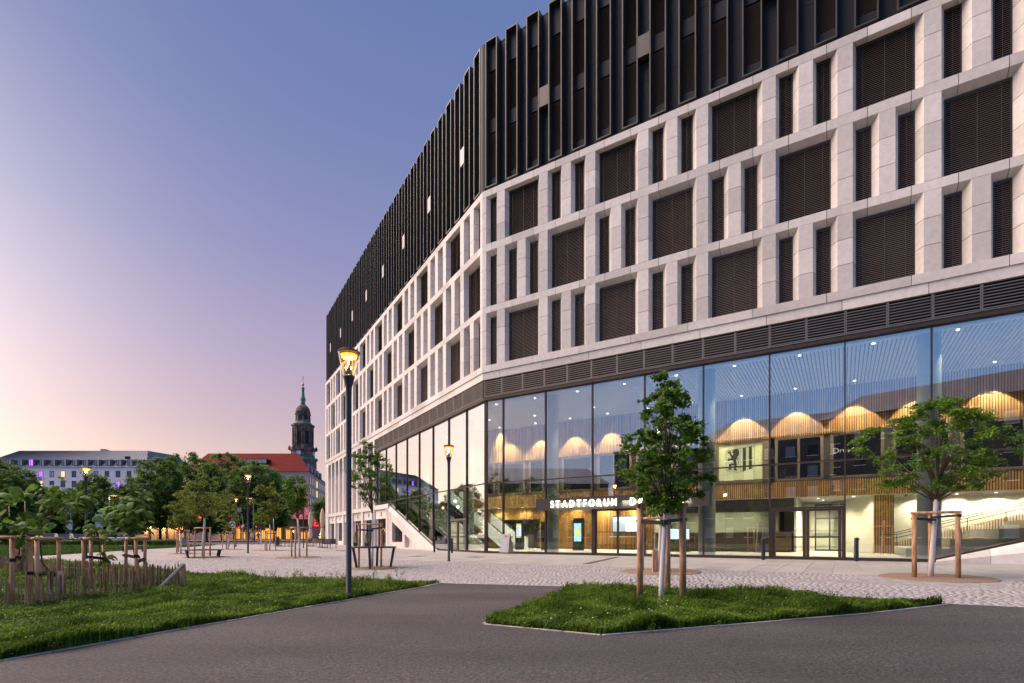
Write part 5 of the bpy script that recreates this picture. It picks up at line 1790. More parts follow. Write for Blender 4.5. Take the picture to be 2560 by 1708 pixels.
fence = thing('picket_fence', 'low rustic fence of split chestnut pickets round the sapling bed', 'fence', (-8.0, 12.0, 0))
FP = [(-9.3, 5.8), (-8.62, 8.6), (-8.30, 10.6), (-7.78, 12.5), (-9.6, 13.2), (-13.8, 15.5), (-19.5, 19.5)]
rp_ = random.Random(9)
nfp = 0
for (a, b), stp in zip(zip(FP[:-1], FP[1:]), (.075, .064, .060, .062, .066, .075)):
    a, b = Vector((*a, 0)), Vector((*b, 0))
    n = int((b - a).length / stp)
    for i in range(n):
        p = a.lerp(b, (i + rp_.uniform(-.25, .25)) / n)
        h = .58 * rp_.uniform(.82, 1.12)
        r = rp_.uniform(.009, .018)
        t = p + Vector((rp_.gauss(0, .022), rp_.gauss(0, .022), h))
        m = MB().tube([p - Vector((0, 0, .02)), p.lerp(t, .5) + Vector((rp_.gauss(0, .006), rp_.gauss(0, .006), 0)), t - Vector((0, 0, .03)), t], [r * 1.05, r, r * .9, r * .35], 5)
        m.build('picket', PICKET, fence)
        nfp += 1
for h in (.14, .38):
    MB().tube([(x, y, h) for x, y in FP], .0035, 4).build('wire', GREYM, fence)
for (x, y) in ((-8.45, 9.8), (-7.82, 12.4), (-8.75, 7.9), (-7.9, 12.55)):
    MB().tube([(x, y, -.02), (x + .01, y, .60)], [.048, .045], 8).build('fence_post', PICKET, fence, True)
MB().tube([(-7.62, 11.15, .02), (-7.80, 12.42, .58)], .045, 8).build('brace_log', LOG, fence, True)

# ------------------------------------------------------------------ hedge and parked cars
def hedge():
    rng = np.random.default_rng(77)
    o = thing('hedge', 'long clipped dark green hedge hiding the car wheels', 'hedge', (-62, 65, .2))
    n = 26000
    X = rng.uniform(-82, -41.5, n); Y = 64.7 + rng.uniform(-.45, .45, n); Z = .22 + rng.random(n) ** .7 * (.66 + .06 * np.sin(X * 1.3))
    leaf_mesh('foliage', np.stack([X, Y, Z], 1), .17, rng, LEAFD, o)
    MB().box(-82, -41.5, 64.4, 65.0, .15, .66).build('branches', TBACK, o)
hedge()
CARGL = mk('car_glass', (.03, .035, .04), .06, spec=.9)
TYRE = mk('tyre', (.015, .015, .016), .8)
def car(x, y, rz, col, label, hatch=False):
    o = thing('parked_car', label, 'car', (x, y, .2), 'cars parked behind the hedge', rz)
    paint = mk('car_paint_' + label[:6].strip().replace(' ', '_'), col, .25, .3, var=.02)
    def B(m, n, mt, smooth=False):
        me = m.mesh(n, mt, smooth); return sub(n, me, o)
    L_, W = 4.4, .88
    body = MB()
    prof = [(-2.2, .32), (-2.22, .60), (-2.1, .80), (-1.1, .93), (1.25, .95), (2.05, .92), (2.2, .62), (2.18, .32)]
    secs = []
    for yy, sx in ((-W, .985), (-W * .97, 1), (W * .97, 1), (W, .985)):
        secs.append([(px * sx, yy, pz if abs(yy) < W else max(.36, pz * .96)) for px, pz in prof])
    v = [q for s in secs for q in s]; n = len(prof)
    f = [(i * n + k, i * n + (k + 1) % n, (i + 1) * n + (k + 1) % n, (i + 1) * n + k) for i in range(3) for k in range(n)] + [tuple(range(n)), tuple(range(3 * n, 4 * n))]
    body.add(v, f); B(body, 'body', paint, False)
    # cabin: glass tapering to the roof
    rt = 1.75 if hatch else 1.35
    lo = [(-1.15, -.80, .93), (rt + .25, -.80, .95), (rt + .25, .80, .95), (-1.15, .80, .93)]
    hi = [(-.30, -.62, 1.42), (rt - .45, -.62, 1.42), (rt - .45, .62, 1.42), (-.30, .62, 1.42)]
    g = MB(); g.add(lo + hi, [(0, 1, 5, 4), (1, 2, 6, 5), (2, 3, 7, 6), (3, 0, 4, 7)]); B(g, 'windows', CARGL)
    rf = MB(); rf.add([(a[0] * 1.0, a[1] * 1.02, 1.42) for a in hi] + [(a[0] * .9, a[1] * .9, 1.475) for a in hi], [(0, 1, 5, 4), (1, 2, 6, 5), (2, 3, 7, 6), (3, 0, 4, 7), (4, 5, 6, 7), (3, 2, 1, 0)]); B(rf, 'roof', paint)
    for sy in (-1, 1):
        for a, b in ((lo[0], hi[0]), (lo[1], hi[1])):
            m = MB().tube([(a[0], sy * .805, a[2]), (b[0], sy * .63, b[2])], .035, 5); B(m, 'pillar', paint)
        m = MB().tube([(.45, sy * .81, .95), (.45, sy * .63, 1.43)], .03, 5); B(m, 'pillar', paint)
        m = MB().box(-.95, -.78, sy * .98 - .07, sy * .98 + .07, .93, 1.05); B(m, 'mirror', paint)
        for wx in (-1.4, 1.35):
            m = MB().tube([(wx, sy * .72, .31), (wx, sy * .90, .31)], .31, 16); w = B(m, 'wheel', TYRE)
            m = MB().tube([(wx, sy * .901, .31), (wx, sy * .915, .31)], .20, 10); sub('rim', m.mesh('rim', GREYM), w)
        m = MB().box(-2.22, -2.12, sy * .62 - .16, sy * .62 + .16, .62, .74); B(m, 'headlight', GREYM)
        m = MB().box(2.14, 2.21, sy * .68 - .12, sy * .68 + .12, .66, .82); B(m, 'tail_light', mk('tail_red', (.25, .01, .01), .3) if 'tail_red' not in MATS else MATS['tail_red'])
    return o
def carx(px, Y): return (px - CX) / F * Y
car(carx(118, 70), 70, math.radians(150), (.55, .56, .60), 'silver parked car at the left end of the row')
car(carx(155, 70.5), 70.5, math.radians(150), (.02, .035, .09), 'dark blue parked car second in the row')
car(carx(193, 71), 71, math.radians(150), (.035, .04, .06), 'black parked car next to the lantern lamp', True)
car(carx(285, 72), 72, math.radians(8), (.60, .61, .63), 'pale hatchback parked behind umbrella shaped sapling', True)

# ------------------------------------------------------------------ cafe corner
def parasol(px, py, top, label):
    p = gp(px, py)
    h = (py - top) / F * p.y
    o = thing('closed_parasol', label, 'parasol', p, 'folded cream parasols')
    C_ = mk('cream_canvas', (.62, .52, .40), .85, var=.1) if 'cream_canvas' not in MATS else MATS['cream_canvas']
    m = MB(); n = 14
    prof = [(.10, .22 * h), (.20, .30 * h), (.16, .42 * h), (.12, .50 * h), (.10, .53 * h), (.15, .58 * h), (.20, .72 * h), (.17, .86 * h), (.08, .97 * h), (.03, h)]
    for r, z in prof:
        for i in range(n):
            a = 2 * math.pi * i / n
            rr = r * (1.25 if i % 2 else .78)
            m.v.append((p.x + rr * math.cos(a), p.y + rr * math.sin(a), p.z + z))
    for j in range(len(prof) - 1):
        for i in range(n):
            m.f.append((j * n + i, j * n + (i + 1) % n, (j + 1) * n + (i + 1) % n, (j + 1) * n + i))
    m.build('canopy', C_, o, True)
    MB().tube([p, p + Vector((0, 0, .99 * h))], .03, 8).build('pole', GREYM, o)
    MB().lathe([(.13, .51 * h), (.13, .525 * h)], tuple(p), 10).build('tie_band', STRAP, o)
    MB().box(p.x - .35, p.x + .35, p.y - .35, p.y + .35, p.z, p.z + .08).build('base', POLE, o)
parasol(776, 1366, 1279, 'folded cream parasol standing further from the stone corner')
parasol(806, 1369, 1271, 'folded cream parasol next to the stone building corner')
WICK = mk('woven_chair', (.16, .13, .115), .8, var=.15, vs=30)
def chair(px, py, rz, label):
    p = gp(px, py)
    o = thing('cafe_chair', label, 'chair', p, 'grey woven cafe chairs', rz)
    def B(m, n, mt): return sub(n, m.mesh(n, mt), o)
    B(MB().box(-.26, .26, -.26, .26, .40, .47), 'seat', WICK)
    B(MB().box(-.26, .26, .22, .28, .47, .86), 'backrest', WICK)
    for sx in (-1, 1):
        B(MB().box(sx * .28 - .03, sx * .28 + .03, -.24, .24, .62, .67), 'armrest', WICK)
        for sy in (-1, 1):
            B(MB().tube([(sx * .24, sy * .22, 0), (sx * .24, sy * .22, .40)], .014, 5), 'leg', POLE)
for i, (px, py, rz, l) in enumerate(((778, 1366, .3, 'woven cafe chair left of the small lamp'), (790, 1368, 2.8, 'woven cafe chair turned away beside small lamp'), (812, 1371, .2, 'woven cafe chair third from the parasol foot'),
                                     (822, 1372.5, 3.0, 'woven cafe chair facing the stone pier'), (833, 1372, .5, 'woven cafe chair closest to the stone pier'))):
    chair(px, py, rz, l)
c = gp(800, 1369)
o = thing('cafe_table', 'small square cafe table between the woven chairs', 'table', c)
MB().box(c.x - .35, c.x + .35, c.y - .35, c.y + .35, c.z + .70, c.z + .73).build('top', POLE, o)
MB().tube([c, c + Vector((0, 0, .7))], .03, 6).build('leg', POLE, o)
o = thing('table_lamp', 'small glowing lamp on the cafe table', 'lamp', c + Vector((0, 0, .735)))
MB().lathe([(.06, 0), (.02, .02), (.015, .16)], tuple(c + Vector((0, 0, .735))), 8).build('base', POLE, o)
MB().lathe([(.03, .16), (.09, .18), (.09, .26), (.03, .29)], tuple(c + Vector((0, 0, .735))), 10).build('shade', LIT, o)
lamp('POINT', 'lamp_light', c + Vector((0, 0, 1.3)), 25, (1, .65, .28), o, shadow_soft_size=.05)
# clipped conifers in tubs
for (px, py, l) in ((889, 1366, 'clipped conifer in dark tub left of the shop doors'), (917, 1368, 'clipped conifer in dark tub beside the shop doors')):
    p = gp(px, py)
    o = thing('potted_conifer', l, 'plant', p)
    MB().lathe([(.20, 0), (.26, .42), (.22, .42)], tuple(p), 12).build('tub', POLE, o)
    rng = np.random.default_rng(int(px))
    n = 900
    z = rng.random(n); a = rng.uniform(0, 6.283, n); r = .30 * (1 - z) ** .8 * (.6 + .4 * rng.random(n))
    leaf_mesh('foliage', np.stack([p.x + r * np.cos(a), p.y + r * np.sin(a), p.z + .42 + z * 1.15], 1), .09, rng, LEAFD, o)
# bin and cycle stands
c = gp(693, 1364.5)
o = thing('litter_bin', 'dark cylindrical litter bin on the cobbles', 'bin', c)
MB().lathe([(.24, .08), (.27, .12), (.27, .95), (.24, .98)], tuple(c), 14).build('bin_body', POLE, o)
MB().lathe([(.25, 1.0), (.25, 1.06), (.1, 1.08)], tuple(c), 14).build('lid', METAL, o)
MB().lathe([(.45, 0), (.45, .05)], tuple(c), 14).build('base', POLE, o)
c = gp(711, 1366.5)
o = thing('cycle_stand', 'low cycle stand of thin hoops right of the bin', 'cycle stand', c)
for i in range(5):
    x = c.x - .8 + i * .4
    MB().tube([(x, c.y, c.z), (x, c.y, c.z + .7), (x + .12, c.y, c.z + .72), (x + .12, c.y, c.z)], .02, 5).build('hoop', POLE, o)
MB().box(c.x - 1.0, c.x + 1.0, c.y - .05, c.y + .05, c.z, c.z + .06).build('base_rail', POLE, o)

# ------------------------------------------------------------------ signs and poles by the road
SIGNBACK = mk('sign_back', (.42, .46, .55), .5, .2)
BLUE = mk('sign_blue', (.02, .09, .42), .4)
WPAINT = mk('sign_white', (.75, .75, .75), .5)
def pole_sign(px, base_y, Y, parts, label, cat='sign', pole_top=None):
    p = Vector(((px - CX) / F * Y, Y, .2))
    o = thing('road_sign', label, cat, p)
    top = at(px, pole_top or min(q[1] for q in parts), Y).z
    MB().tube([p, Vector((p.x, p.y, top))], .045, 7).build('pole', GREYM, o)
    for (x0, y0, x1, y1, mt, nm) in parts:
        a, b = at(x0, y0, Y), at(x1, y1, Y)
        MB().box(a.x, b.x, Y - .09, Y - .05, b.z, a.z).build(nm, mt, o)
    return o
o = pole_sign(165, 1362, 76, [(164, 1258, 174, 1276, BLUE, 'sign_plate'), (168.5, 1301, 182, 1325, SIGNBACK, 'sign_plate')], 'blue parking sign over a grey plate above the cars')
tm = text_mesh('P', .8, .01, WPAINT); upright(tm)
l = bpy.data.objects.new('letter_p', tm); COL.objects.link(l); l.parent = o; l.location = at(166, 1273, 75.88) - org(o)
o = pole_sign(177, 1362, 77, [(174, 1277, 182, 1283.5, BLUE, 'sign_plate')], 'small blue sign plate on a grey pole by the parking', pole_top=1275)
o = pole_sign(247, 1362, 76, [(239, 1285, 258.5, 1321, SIGNBACK, 'sign_plate'), (239, 1296, 258.5, 1297, POLE, 'brace'), (239, 1308, 258.5, 1309, POLE, 'brace')], 'tall grey road sign seen from behind with cross braces')
o = pole_sign(573, 1374, 56, [(574, 1304, 588, 1320, WPAINT, 'sign_plate')], 'square white sign with round dark emblem on two posts')
p = at(581, 1312, 55.9)
MB().tube([p + Vector((.245, 0, -.05)) * 0 + Vector((0, 0, 0)), p + Vector((0, -.02, 0))], .26, 18).build('emblem', POLE, o)
MB().tube([p + Vector((0, -.03, 0)), p + Vector((0, -.035, 0))], .17, 14).build('emblem_centre', WPAINT, o)
q = at(588, 1372, 56)
MB().tube([Vector((q.x, 56, .2)), Vector((q.x, 56, at(588, 1306, 56).z))], .04, 6).build('pole', GREYM, o)
# curved mast with signals
def mast(pts, Y, label, lights=()):
    P_ = [at(x, y, Y) for x, y in pts]
    P_[0].z = .2
    o = thing('signal_mast', label, 'mast', P_[0])
    MB().tube(P_, [.10] + [.07] * (len(P_) - 1), 7).build('mast', GREYM, o)
    for (x, y, w, h, mt) in lights:
        c = at(x, y, Y)
        MB().box(c.x - w, c.x + w, Y - .12, Y + .12, c.z - h, c.z + h).build('signal_box', mt, o)
    return o
RED = emis('red_signal', (1, .05, .03), 3)
mast([(513, 1355), (513, 1295), (516, 1284), (524, 1279), (546, 1277.5)], 88, 'curved signal mast with arm over the road', [(541, 1277, .1, .5, GREYM), (500, 1294, .12, .12, RED)])
mast([(607, 1353), (607, 1298), (604, 1286), (598, 1281), (593, 1278)], 92, 'curved pale mast near the round sign', [(598, 1275, .35, .35, GREYM)])
tag(MB().tube([Vector((at(684, 1358, 80).x, 80, .2)), at(684, 1290, 80)], .07, 7).build('bare_pole', GREYM, None, True, at=(at(684, 1358, 80).x, 80, .2)), 'bare grey pole behind the litter bin', 'pole')
c = at(463, 1357, 75); c.z = .2
o = thing('switch_cabinet', 'pale grey switch cabinet behind the bushy oval tree', 'cabinet', c)
MB().box(c.x - .32, c.x + .32, c.y - .2, c.y + .2, .2, 1.05).build('cabinet_body', GREYM, o)
MB().box(c.x - .36, c.x + .36, c.y - .24, c.y + .24, 1.05, 1.1).build('roof', GREYM, o)

# ------------------------------------------------------------------ two walkers near the road
def person(px, py, Y, cols, label, sw):
    p = Vector(((px - CX) / F * Y, Y, .2))
    o = thing('person', label, 'person', p)
    H = 1.72
    J = dict(pel=(0, 0, .95), chest=(0, 0, 1.32), neck=(0, 0, 1.46), head=(0, -.01, 1.58), top=(0, 0, 1.70),
             hl=(-.09, 0, .92), kl=(-.10, -.10 * sw, .50), al=(-.10, .06 * sw, .08), tl=(-.10, -.10 + .06 * sw, .04),
             hr=(.09, 0, .92), kr=(.10, .12 * sw, .50), ar=(.10, .30 * sw, .12), tr=(.10, .14 + .06 * sw, .04),
             sl=(-.18, 0, 1.40), el=(-.23, .08 * sw, 1.14), wl=(-.22, .02, .90), fl=(-.22, -.04, .80),
             sr=(.18, 0, 1.40), er=(.23, -.06 * sw, 1.14), wr=(.22, -.16 * sw, .92), fr=(.22, -.20 * sw, .83))
    R_ = dict(pel=.15, chest=.16, neck=.055, head=.095, top=.06, hl=.085, kl=.06, al=.045, tl=.04, hr=.085, kr=.06, ar=.045, tr=.04, sl=.06, el=.045, wl=.032, fl=.03, sr=.06, er=.045, wr=.032, fr=.03)
    E = [('pel', 'chest'), ('chest', 'neck'), ('neck', 'head'), ('head', 'top'), ('pel', 'hl'), ('hl', 'kl'), ('kl', 'al'), ('al', 'tl'), ('pel', 'hr'), ('hr', 'kr'), ('kr', 'ar'), ('ar', 'tr'),
         ('chest', 'sl'), ('sl', 'el'), ('el', 'wl'), ('wl', 'fl'), ('chest', 'sr'), ('sr', 'er'), ('er', 'wr'), ('wr', 'fr')]
    ks = list(J)
    me = bpy.data.meshes.new('body')
    me.from_pydata([J[k_] for k_ in ks], [(ks.index(a), ks.index(b)) for a, b in E], [])
    b = bpy.data.objects.new('body', me); COL.objects.link(b); b.parent = o
    m = b.modifiers.new('skin', 'SKIN')
    if not me.skin_vertices:
        bm = bmesh.new(); bm.from_mesh(me); bm.verts.layers.skin.verify(); bm.to_mesh(me); bm.free()
    for i, k_ in enumerate(ks):
        me.skin_vertices[0].data[i].radius = (R_[k_], R_[k_] * (.75 if k_ in ('pel', 'chest') else 1))
    me.skin_vertices[0].data[0].use_root = True
    b.modifiers.new('sub', 'SUBSURF').levels = 1
    mt = bpy.data.materials.new('clothes'); mt.use_nodes = True
    N, L_ = mt.node_tree.nodes, mt.node_tree.links
    tc_ = N.new('ShaderNodeTexCoord'); sx = N.new('ShaderNodeSeparateXYZ'); L_.new(tc_.outputs['Object'], sx.inputs[0])
    dv = N.new('ShaderNodeMath'); dv.operation = 'DIVIDE'; dv.inputs[1].default_value = 1.72; L_.new(sx.outputs[2], dv.inputs[0])
    rp = N.new('ShaderNodeValToRGB'); rp.color_ramp.interpolation = 'CONSTANT'
    e = rp.color_ramp.elements
    e[0].position = 0; e[0].color = (.03, .03, .03, 1); e[1].position = .05; e[1].color = (*cols[0], 1)
    for ps, c_ in ((.56, cols[1]), (.85, (.45, .28, .20)), (.945, (.05, .03, .02))):
        q = e.new(ps); q.color = (*c_, 1)
    L_.new(dv.outputs[0], rp.inputs[0]); L_.new(rp.outputs[0], N['Principled BSDF'].inputs['Base Color'])
    N['Principled BSDF'].inputs['Roughness'].default_value = .8
    me.materials.append(mt)
person(630, 1363, 66, ((.30, .20, .17), (.42, .36, .36)), 'walking person in pale clothes near the far road', 1)
person(646, 1361, 69, ((.30, .22, .18), (.04, .05, .10)), 'walking person in a dark blue top', -1)
# ------------------------------------------------------------------ far buildings
RENDERW = mk('white_render', (.70, .70, .74), .8, var=.04, vs=.3)
SLATE = mk('slate_metal_roof', (.11, .13, .18), .5, .3, var=.12, vs=.4)
TILE = mk('red_tile_roof', (.155, .013, .012), .8, spec=.1, var=.14, vs=.5)
BEIGE = mk('beige_stone', (.40, .34, .32), .8, var=.08, vs=.5)
WPANE = mk('window_pane', (.045, .055, .07), .1, spec=.8, var=.2, vs=.6)
CURT = mk('curtain', (.34, .38, .42), .8, var=.2)
PURP = emis('violet_window', (.40, .12, 1.0), .9)
WLIT = emis('warm_window', (1.0, .62, .28), .7)
SHOP = emis('shop_window', (1.0, .42, .07), .42)
SHOPW = emis('shop_white', (.9, 1.0, .85), 1.0)
REDL = emis('red_neon', (1.0, .02, .04), .6)

def hotel():
    Y = 152
    X = lambda px: (px - CX) / F * Y
    Z = lambda py: CAMZ - (py - HZ) / F * Y
    x0, x1 = X(-70), X(364.6)
    zE, zR = Z(1168), Z(1120)
    o = thing('hotel_block', 'long white hotel with grey metal mansard roof and dormers', 'building', (x1, Y, .2))
    back = 17
    sx = 3.9                                    # right gable recedes
    w = MB(); w.prism([(x0, Y), (x1, Y), (x1 + sx, Y + back), (x0, Y + back)], .2, zE); w.build('wall', RENDERW, o)
    r = MB()
    rx1, rx0 = X(340), X(8)
    r.add([(x0 - .3, Y - .3, zE), (x1 + .3, Y - .3, zE), (x1 + sx + .3, Y + back, zE), (x0, Y + back, zE), (rx0, Y + 5, zR), (rx1, Y + 5, zR), (rx1 + sx, Y + back - 4, zR - .3), (rx0, Y + back - 4, zR - .3)],
          [(0, 1, 5, 4), (1, 2, 6, 5), (2, 3, 7, 6), (3, 0, 4, 7), (4, 5, 6, 7), (3, 2, 1, 0)])
    rf = r.build('roof', SLATE, o)
    # standing seams
    sm = MB()
    n = 92
    for i in range(n):
        t = (i + .5) / n
        a = Vector((x0 - .3 + (x1 - x0 + .6) * t, Y - .34, zE)); b = Vector((rx0 + (rx1 - rx0) * t, Y + 4.96, zR + .02))
        sm.tube([a, b], .05, 4)
    tag(sm.build('roof_seams', SLATE, rf), kind='stuff')
    MB().box(X(210), X(221), Y + 6, Y + 8, zR - .5, zR + .7).build('chimney', BEIGE, rf)
    MB().box(X(298), X(308), Y + 2.2, Y + 3.0, Z(1147), Z(1138)).build('roof_hatch', METAL, rf)
    rg = random.Random(2)
    cols = [14 + 27.55 * i for i in range(13)]
    for i, px in enumerate(cols):
        a, b = X(px + 3), X(px + 14)
        d = MB().box(a - .3, b + .3, Y + .1, Y + 2.6, Z(1166), Z(1149)).build('dormer', SLATE, o)
        MB().box(a, b, Y + .02, Y + .09, Z(1164), Z(1149.5)).build('pane', PURP if i == 2 else CURT, d)
        for f_ in (a, a + (b - a) * .35, b):
            MB().box(f_ - .06, f_ + .06, Y - .02, Y + .08, Z(1164), Z(1149.5)).build('frame', METAL, d)
    rows = [(1177.5, 1193.5), (1202.5, 1218.5), (1227.5, 1243.5), (1252.5, 1268), (1278, 1294)]
    lit = {(0, 4): PURP, (1, 11): PURP, (1, 4): WLIT, (0, 1): WLIT, (0, 3): WLIT, (0, 6): WLIT, (1, 1): WLIT}
    for r_, (ya, yb) in enumerate(rows):
        for i, px in enumerate([-14] + [13.7 + 27.55 * i for i in range(13)]):
            a, b = X(px), X(px + 11.5)
            fm = MB()
            fm.box(a, b, Y - .02, Y + .02, Z(yb), Z(yb) + .12); fm.box(a, b, Y - .02, Y + .02, Z(ya) - .12, Z(ya))
            fm.box(a, a + .14, Y - .02, Y + .02, Z(yb) + .12, Z(ya) - .12); fm.box(b - .14, b, Y - .02, Y + .02, Z(yb) + .12, Z(ya) - .12)
            fm.box(a + .42, a + .52, Y - .02, Y + .02, Z(yb) + .12, Z(ya) - .12)
            wv = fm.build('window', METAL, o)
            MB().box(a + .14, b - .14, Y - .012, Y + .01, Z(yb) + .12, Z(ya) - .12).build('pane', lit.get((r_, i), WPANE if rg.random() < .6 else CURT), wv)
    # gable dormers and windows
    gd = Vector((sx, back, 0)).normalized()
    gn = Vector((gd.y, -gd.x, 0))
    for j in range(3):
        p = Vector((x1, Y, 0)) + gd * (6 + j * 3.2) + gn * .02
        for (ya, yb) in rows[:3]:
            q = p + gd * 1.3
            m = MB(); m.add([(p.x, p.y, Z(yb)), (q.x, q.y, Z(yb)), (q.x, q.y, Z(ya)), (p.x, p.y, Z(ya))] + [(v.x + gn.x * .1, v.y + gn.y * .1, z) for v, z in ((p, Z(yb)), (q, Z(yb)), (q, Z(ya)), (p, Z(ya)))],
                            [(0, 1, 2, 3), (7, 6, 5, 4), (0, 4, 5, 1), (1, 5, 6, 2), (2, 6, 7, 3), (3, 7, 4, 0)])
            m.build('window', CURT if j < 2 else WLIT, o)
    p = Vector((x1, Y, 0)) + gd * 6
    m = MB(); m.prism([(p.x - 1.8, p.y), (p.x + .2, p.y), (p.x + .2 + gd.x * 9, p.y + gd.y * 9), (p.x - 1.8 + gd.x * 9, p.y + gd.y * 9)], zE + .1, zE + 3.0)
    m.build('dormer', METAL, o)
hotel()

def red_roof_house():
    Y = 158
    X = lambda px, y=Y: (px - CX) / F * y
    Z = lambda py, y=Y: CAMZ - (py - HZ) / F * y
    xc = X(772); xl = X(470)
    zE = Z(1179)
    o = thing('corner_house', 'beige corner house with steep red tiled roof and red neon', 'building', (xc, Y, .2))
    # right wing recedes: direction towards px 822
    end = Vector((X(838, Y + 62), Y + 62, 0)); c = Vector((xc, Y, 0))
    wd = (end - c).normalized(); L_ = (end - c).length
    inn = Vector((-wd.y, wd.x, 0))
    p3 = end + inn * 16
    w = MB(); w.prism([(xl, Y), (c.x, c.y), (end.x, end.y), (p3.x, p3.y), (c.x - 9, Y + 18), (xl, Y + 18)], 7.5, zE); w.build('wall', BEIGE, o)
    w = MB(); w.prism([(xl - 26, Y + 1.5), (c.x - .8, c.y + 1.5), (end.x - 1, end.y), (p3.x, p3.y), (c.x - 9, Y + 18), (xl - 26, Y + 18)], .2, 7.5); w.build('shop_storey', mk('shop_stone', (.26, .19, .15), .8), o)
    zR = Z(1134, Y + 8)
    rr = MB()
    ridge_c = Vector((X(747, Y + 8), Y + 8, zR)); ridge_l = Vector((X(520, Y + 8), Y + 8, zR)); ridge_e = Vector((*(end + inn * 8)[:2], zR - 2))
    ev = .5
    A = [Vector((xl - ev, Y - ev, zE)), Vector((c.x + ev, c.y - ev, zE)), Vector((end.x + ev, end.y, zE)), Vector((p3.x, p3.y, zE)), Vector((c.x - 9, Y + 18, zE)), Vector((xl, Y + 18, zE))]
    rr.add([tuple(v) for v in A] + [tuple(ridge_l), tuple(ridge_c), tuple(ridge_e)], [(0, 1, 7, 6), (1, 2, 8, 7), (2, 3, 8), (3, 4, 7, 8), (4, 5, 6, 7), (5, 0, 6)])
    rf = rr.build('roof', TILE, o)
    # strip of skylights
    a, b = X(622, Y + 3), X(672, Y + 3)
    m = MB().box(a, b, Y + 1.8, Y + 5, Z(1160, Y + 2), Z(1147.5, Y + 2)); d = m.build('dormer', METAL, rf)
    for i in range(8):
        q = a + .15 + i * (b - a - .3) / 8
        MB().box(q + .05, q + (b - a - .3) / 8 - .05, Y + 1.70, Y + 1.79, Z(1158.5, Y + 2), Z(1149, Y + 2)).build('pane', CURT, d)
    # windows on both fronts
    zs = [Z(1191 + 26.5 * r_) for r_ in range(4)]
    for r_, zt in enumerate(zs):
        for i in range(12):
            px = 486 + 24 * i
            if px > 760: break
            a = X(px); m = MB().box(a, a + 1.3, Y - .06, Y + .05, zt - 2.1, zt); wv = m.build('window', WPANE, o)
            MB().box(a - .1, a + 1.4, Y - .12, Y - .062, zt - 2.25, zt - 2.1).build('sill', BEIGE, wv)
        for i in range(14):
            p = c + wd * (2.0 + i * 4.2); q = p + wd * 1.5; n_ = -inn * .05
            v = [p - inn * .0 - inn * .06, q - inn * .06, q + inn * .05, p + inn * .05]
            m = MB().prism([(t.x, t.y) for t in v], zt - 2.1, zt); m.build('window', WLIT if i == 3 and r_ < 3 else WPANE, o)
    for i in range(5):
        p = c + wd * (5 + i * 6.5) + inn * 1.2
        q = p + wd * 3.2
        m = MB().prism([(p.x, p.y), (q.x, q.y), (q.x + inn.x * 3, q.y + inn.y * 3), (p.x + inn.x * 3, p.y + inn.y * 3)], zE + .6, zE + 3.2); d = m.build('dormer', SLATE, rf)
        p2, q2 = p + wd * .4 - inn * .06, q - wd * .4 - inn * .06
        MB().prism([(p2.x, p2.y), (q2.x, q2.y), (q2.x + inn.x * .05, q2.y + inn.y * .05), (p2.x + inn.x * .05, p2.y + inn.y * .05)], zE + 1.0, zE + 2.8).build('pane', CURT, d)
    # entrance canopy with dark glazing, red neon
    MB().box(X(690), X(775), Y - 3.2, Y + 1.4, Z(1297), Z(1288)).build('canopy', BEIGE, o)
    MB().box(X(700), X(768), Y + .6, Y + .9, Z(1322), Z(1298)).build('glazed_front', WPANE, o)
    MB().box(X(741), X(772), Y - .5, Y - .35, Z(1298), Z(1288)).build('neon_panel', REDL, o)
    p = c + wd * 8 - inn * .3; q = c + wd * 30 - inn * .3
    MB().prism([(p.x, p.y), (q.x, q.y), (q.x + inn.x * .2, q.y + inn.y * .2), (p.x + inn.x * .2, p.y + inn.y * .2)], 4.6, 7.0).build('neon_panel', REDL, o)
    lamp('POINT', 'neon_light', (X(757), Y - 3.5, 8.5), 250, (1, .05, .08), o, shadow_soft_size=.5)
    # lit shop windows along the street
    rg = random.Random(6)
    px = 535
    while px < 775:
        w_ = rg.uniform(5, 11)
        a, b = X(px), X(px + w_)
        wv = MB().box(a, b, Y + 1.30, Y + 1.45, .6, rg.choice([2.6, 3.2, 3.9])).build('shop_window', SHOP if rg.random() < .6 else WPANE, o)
        MB().box(a, b, Y + 1.1, Y + 1.4, 4.0, 4.7).build('fascia', rg.choice([REDL, TBACK, TBACK, SHOPW]) if px > 560 else TBACK, wv)
        MB().box((a + b) / 2 - .06, (a + b) / 2 + .06, Y + 1.2, Y + 1.29, .6, 3.9).build('frame', TBACK, wv)
        px += w_ + rg.uniform(3, 7)
    for px in (560, 610, 660, 715):
        lamp('POINT', 'shop_light', (X(px), Y - 3, 3.0), 300, (1, .55, .18), o, shadow_soft_size=.5)
red_roof_house()

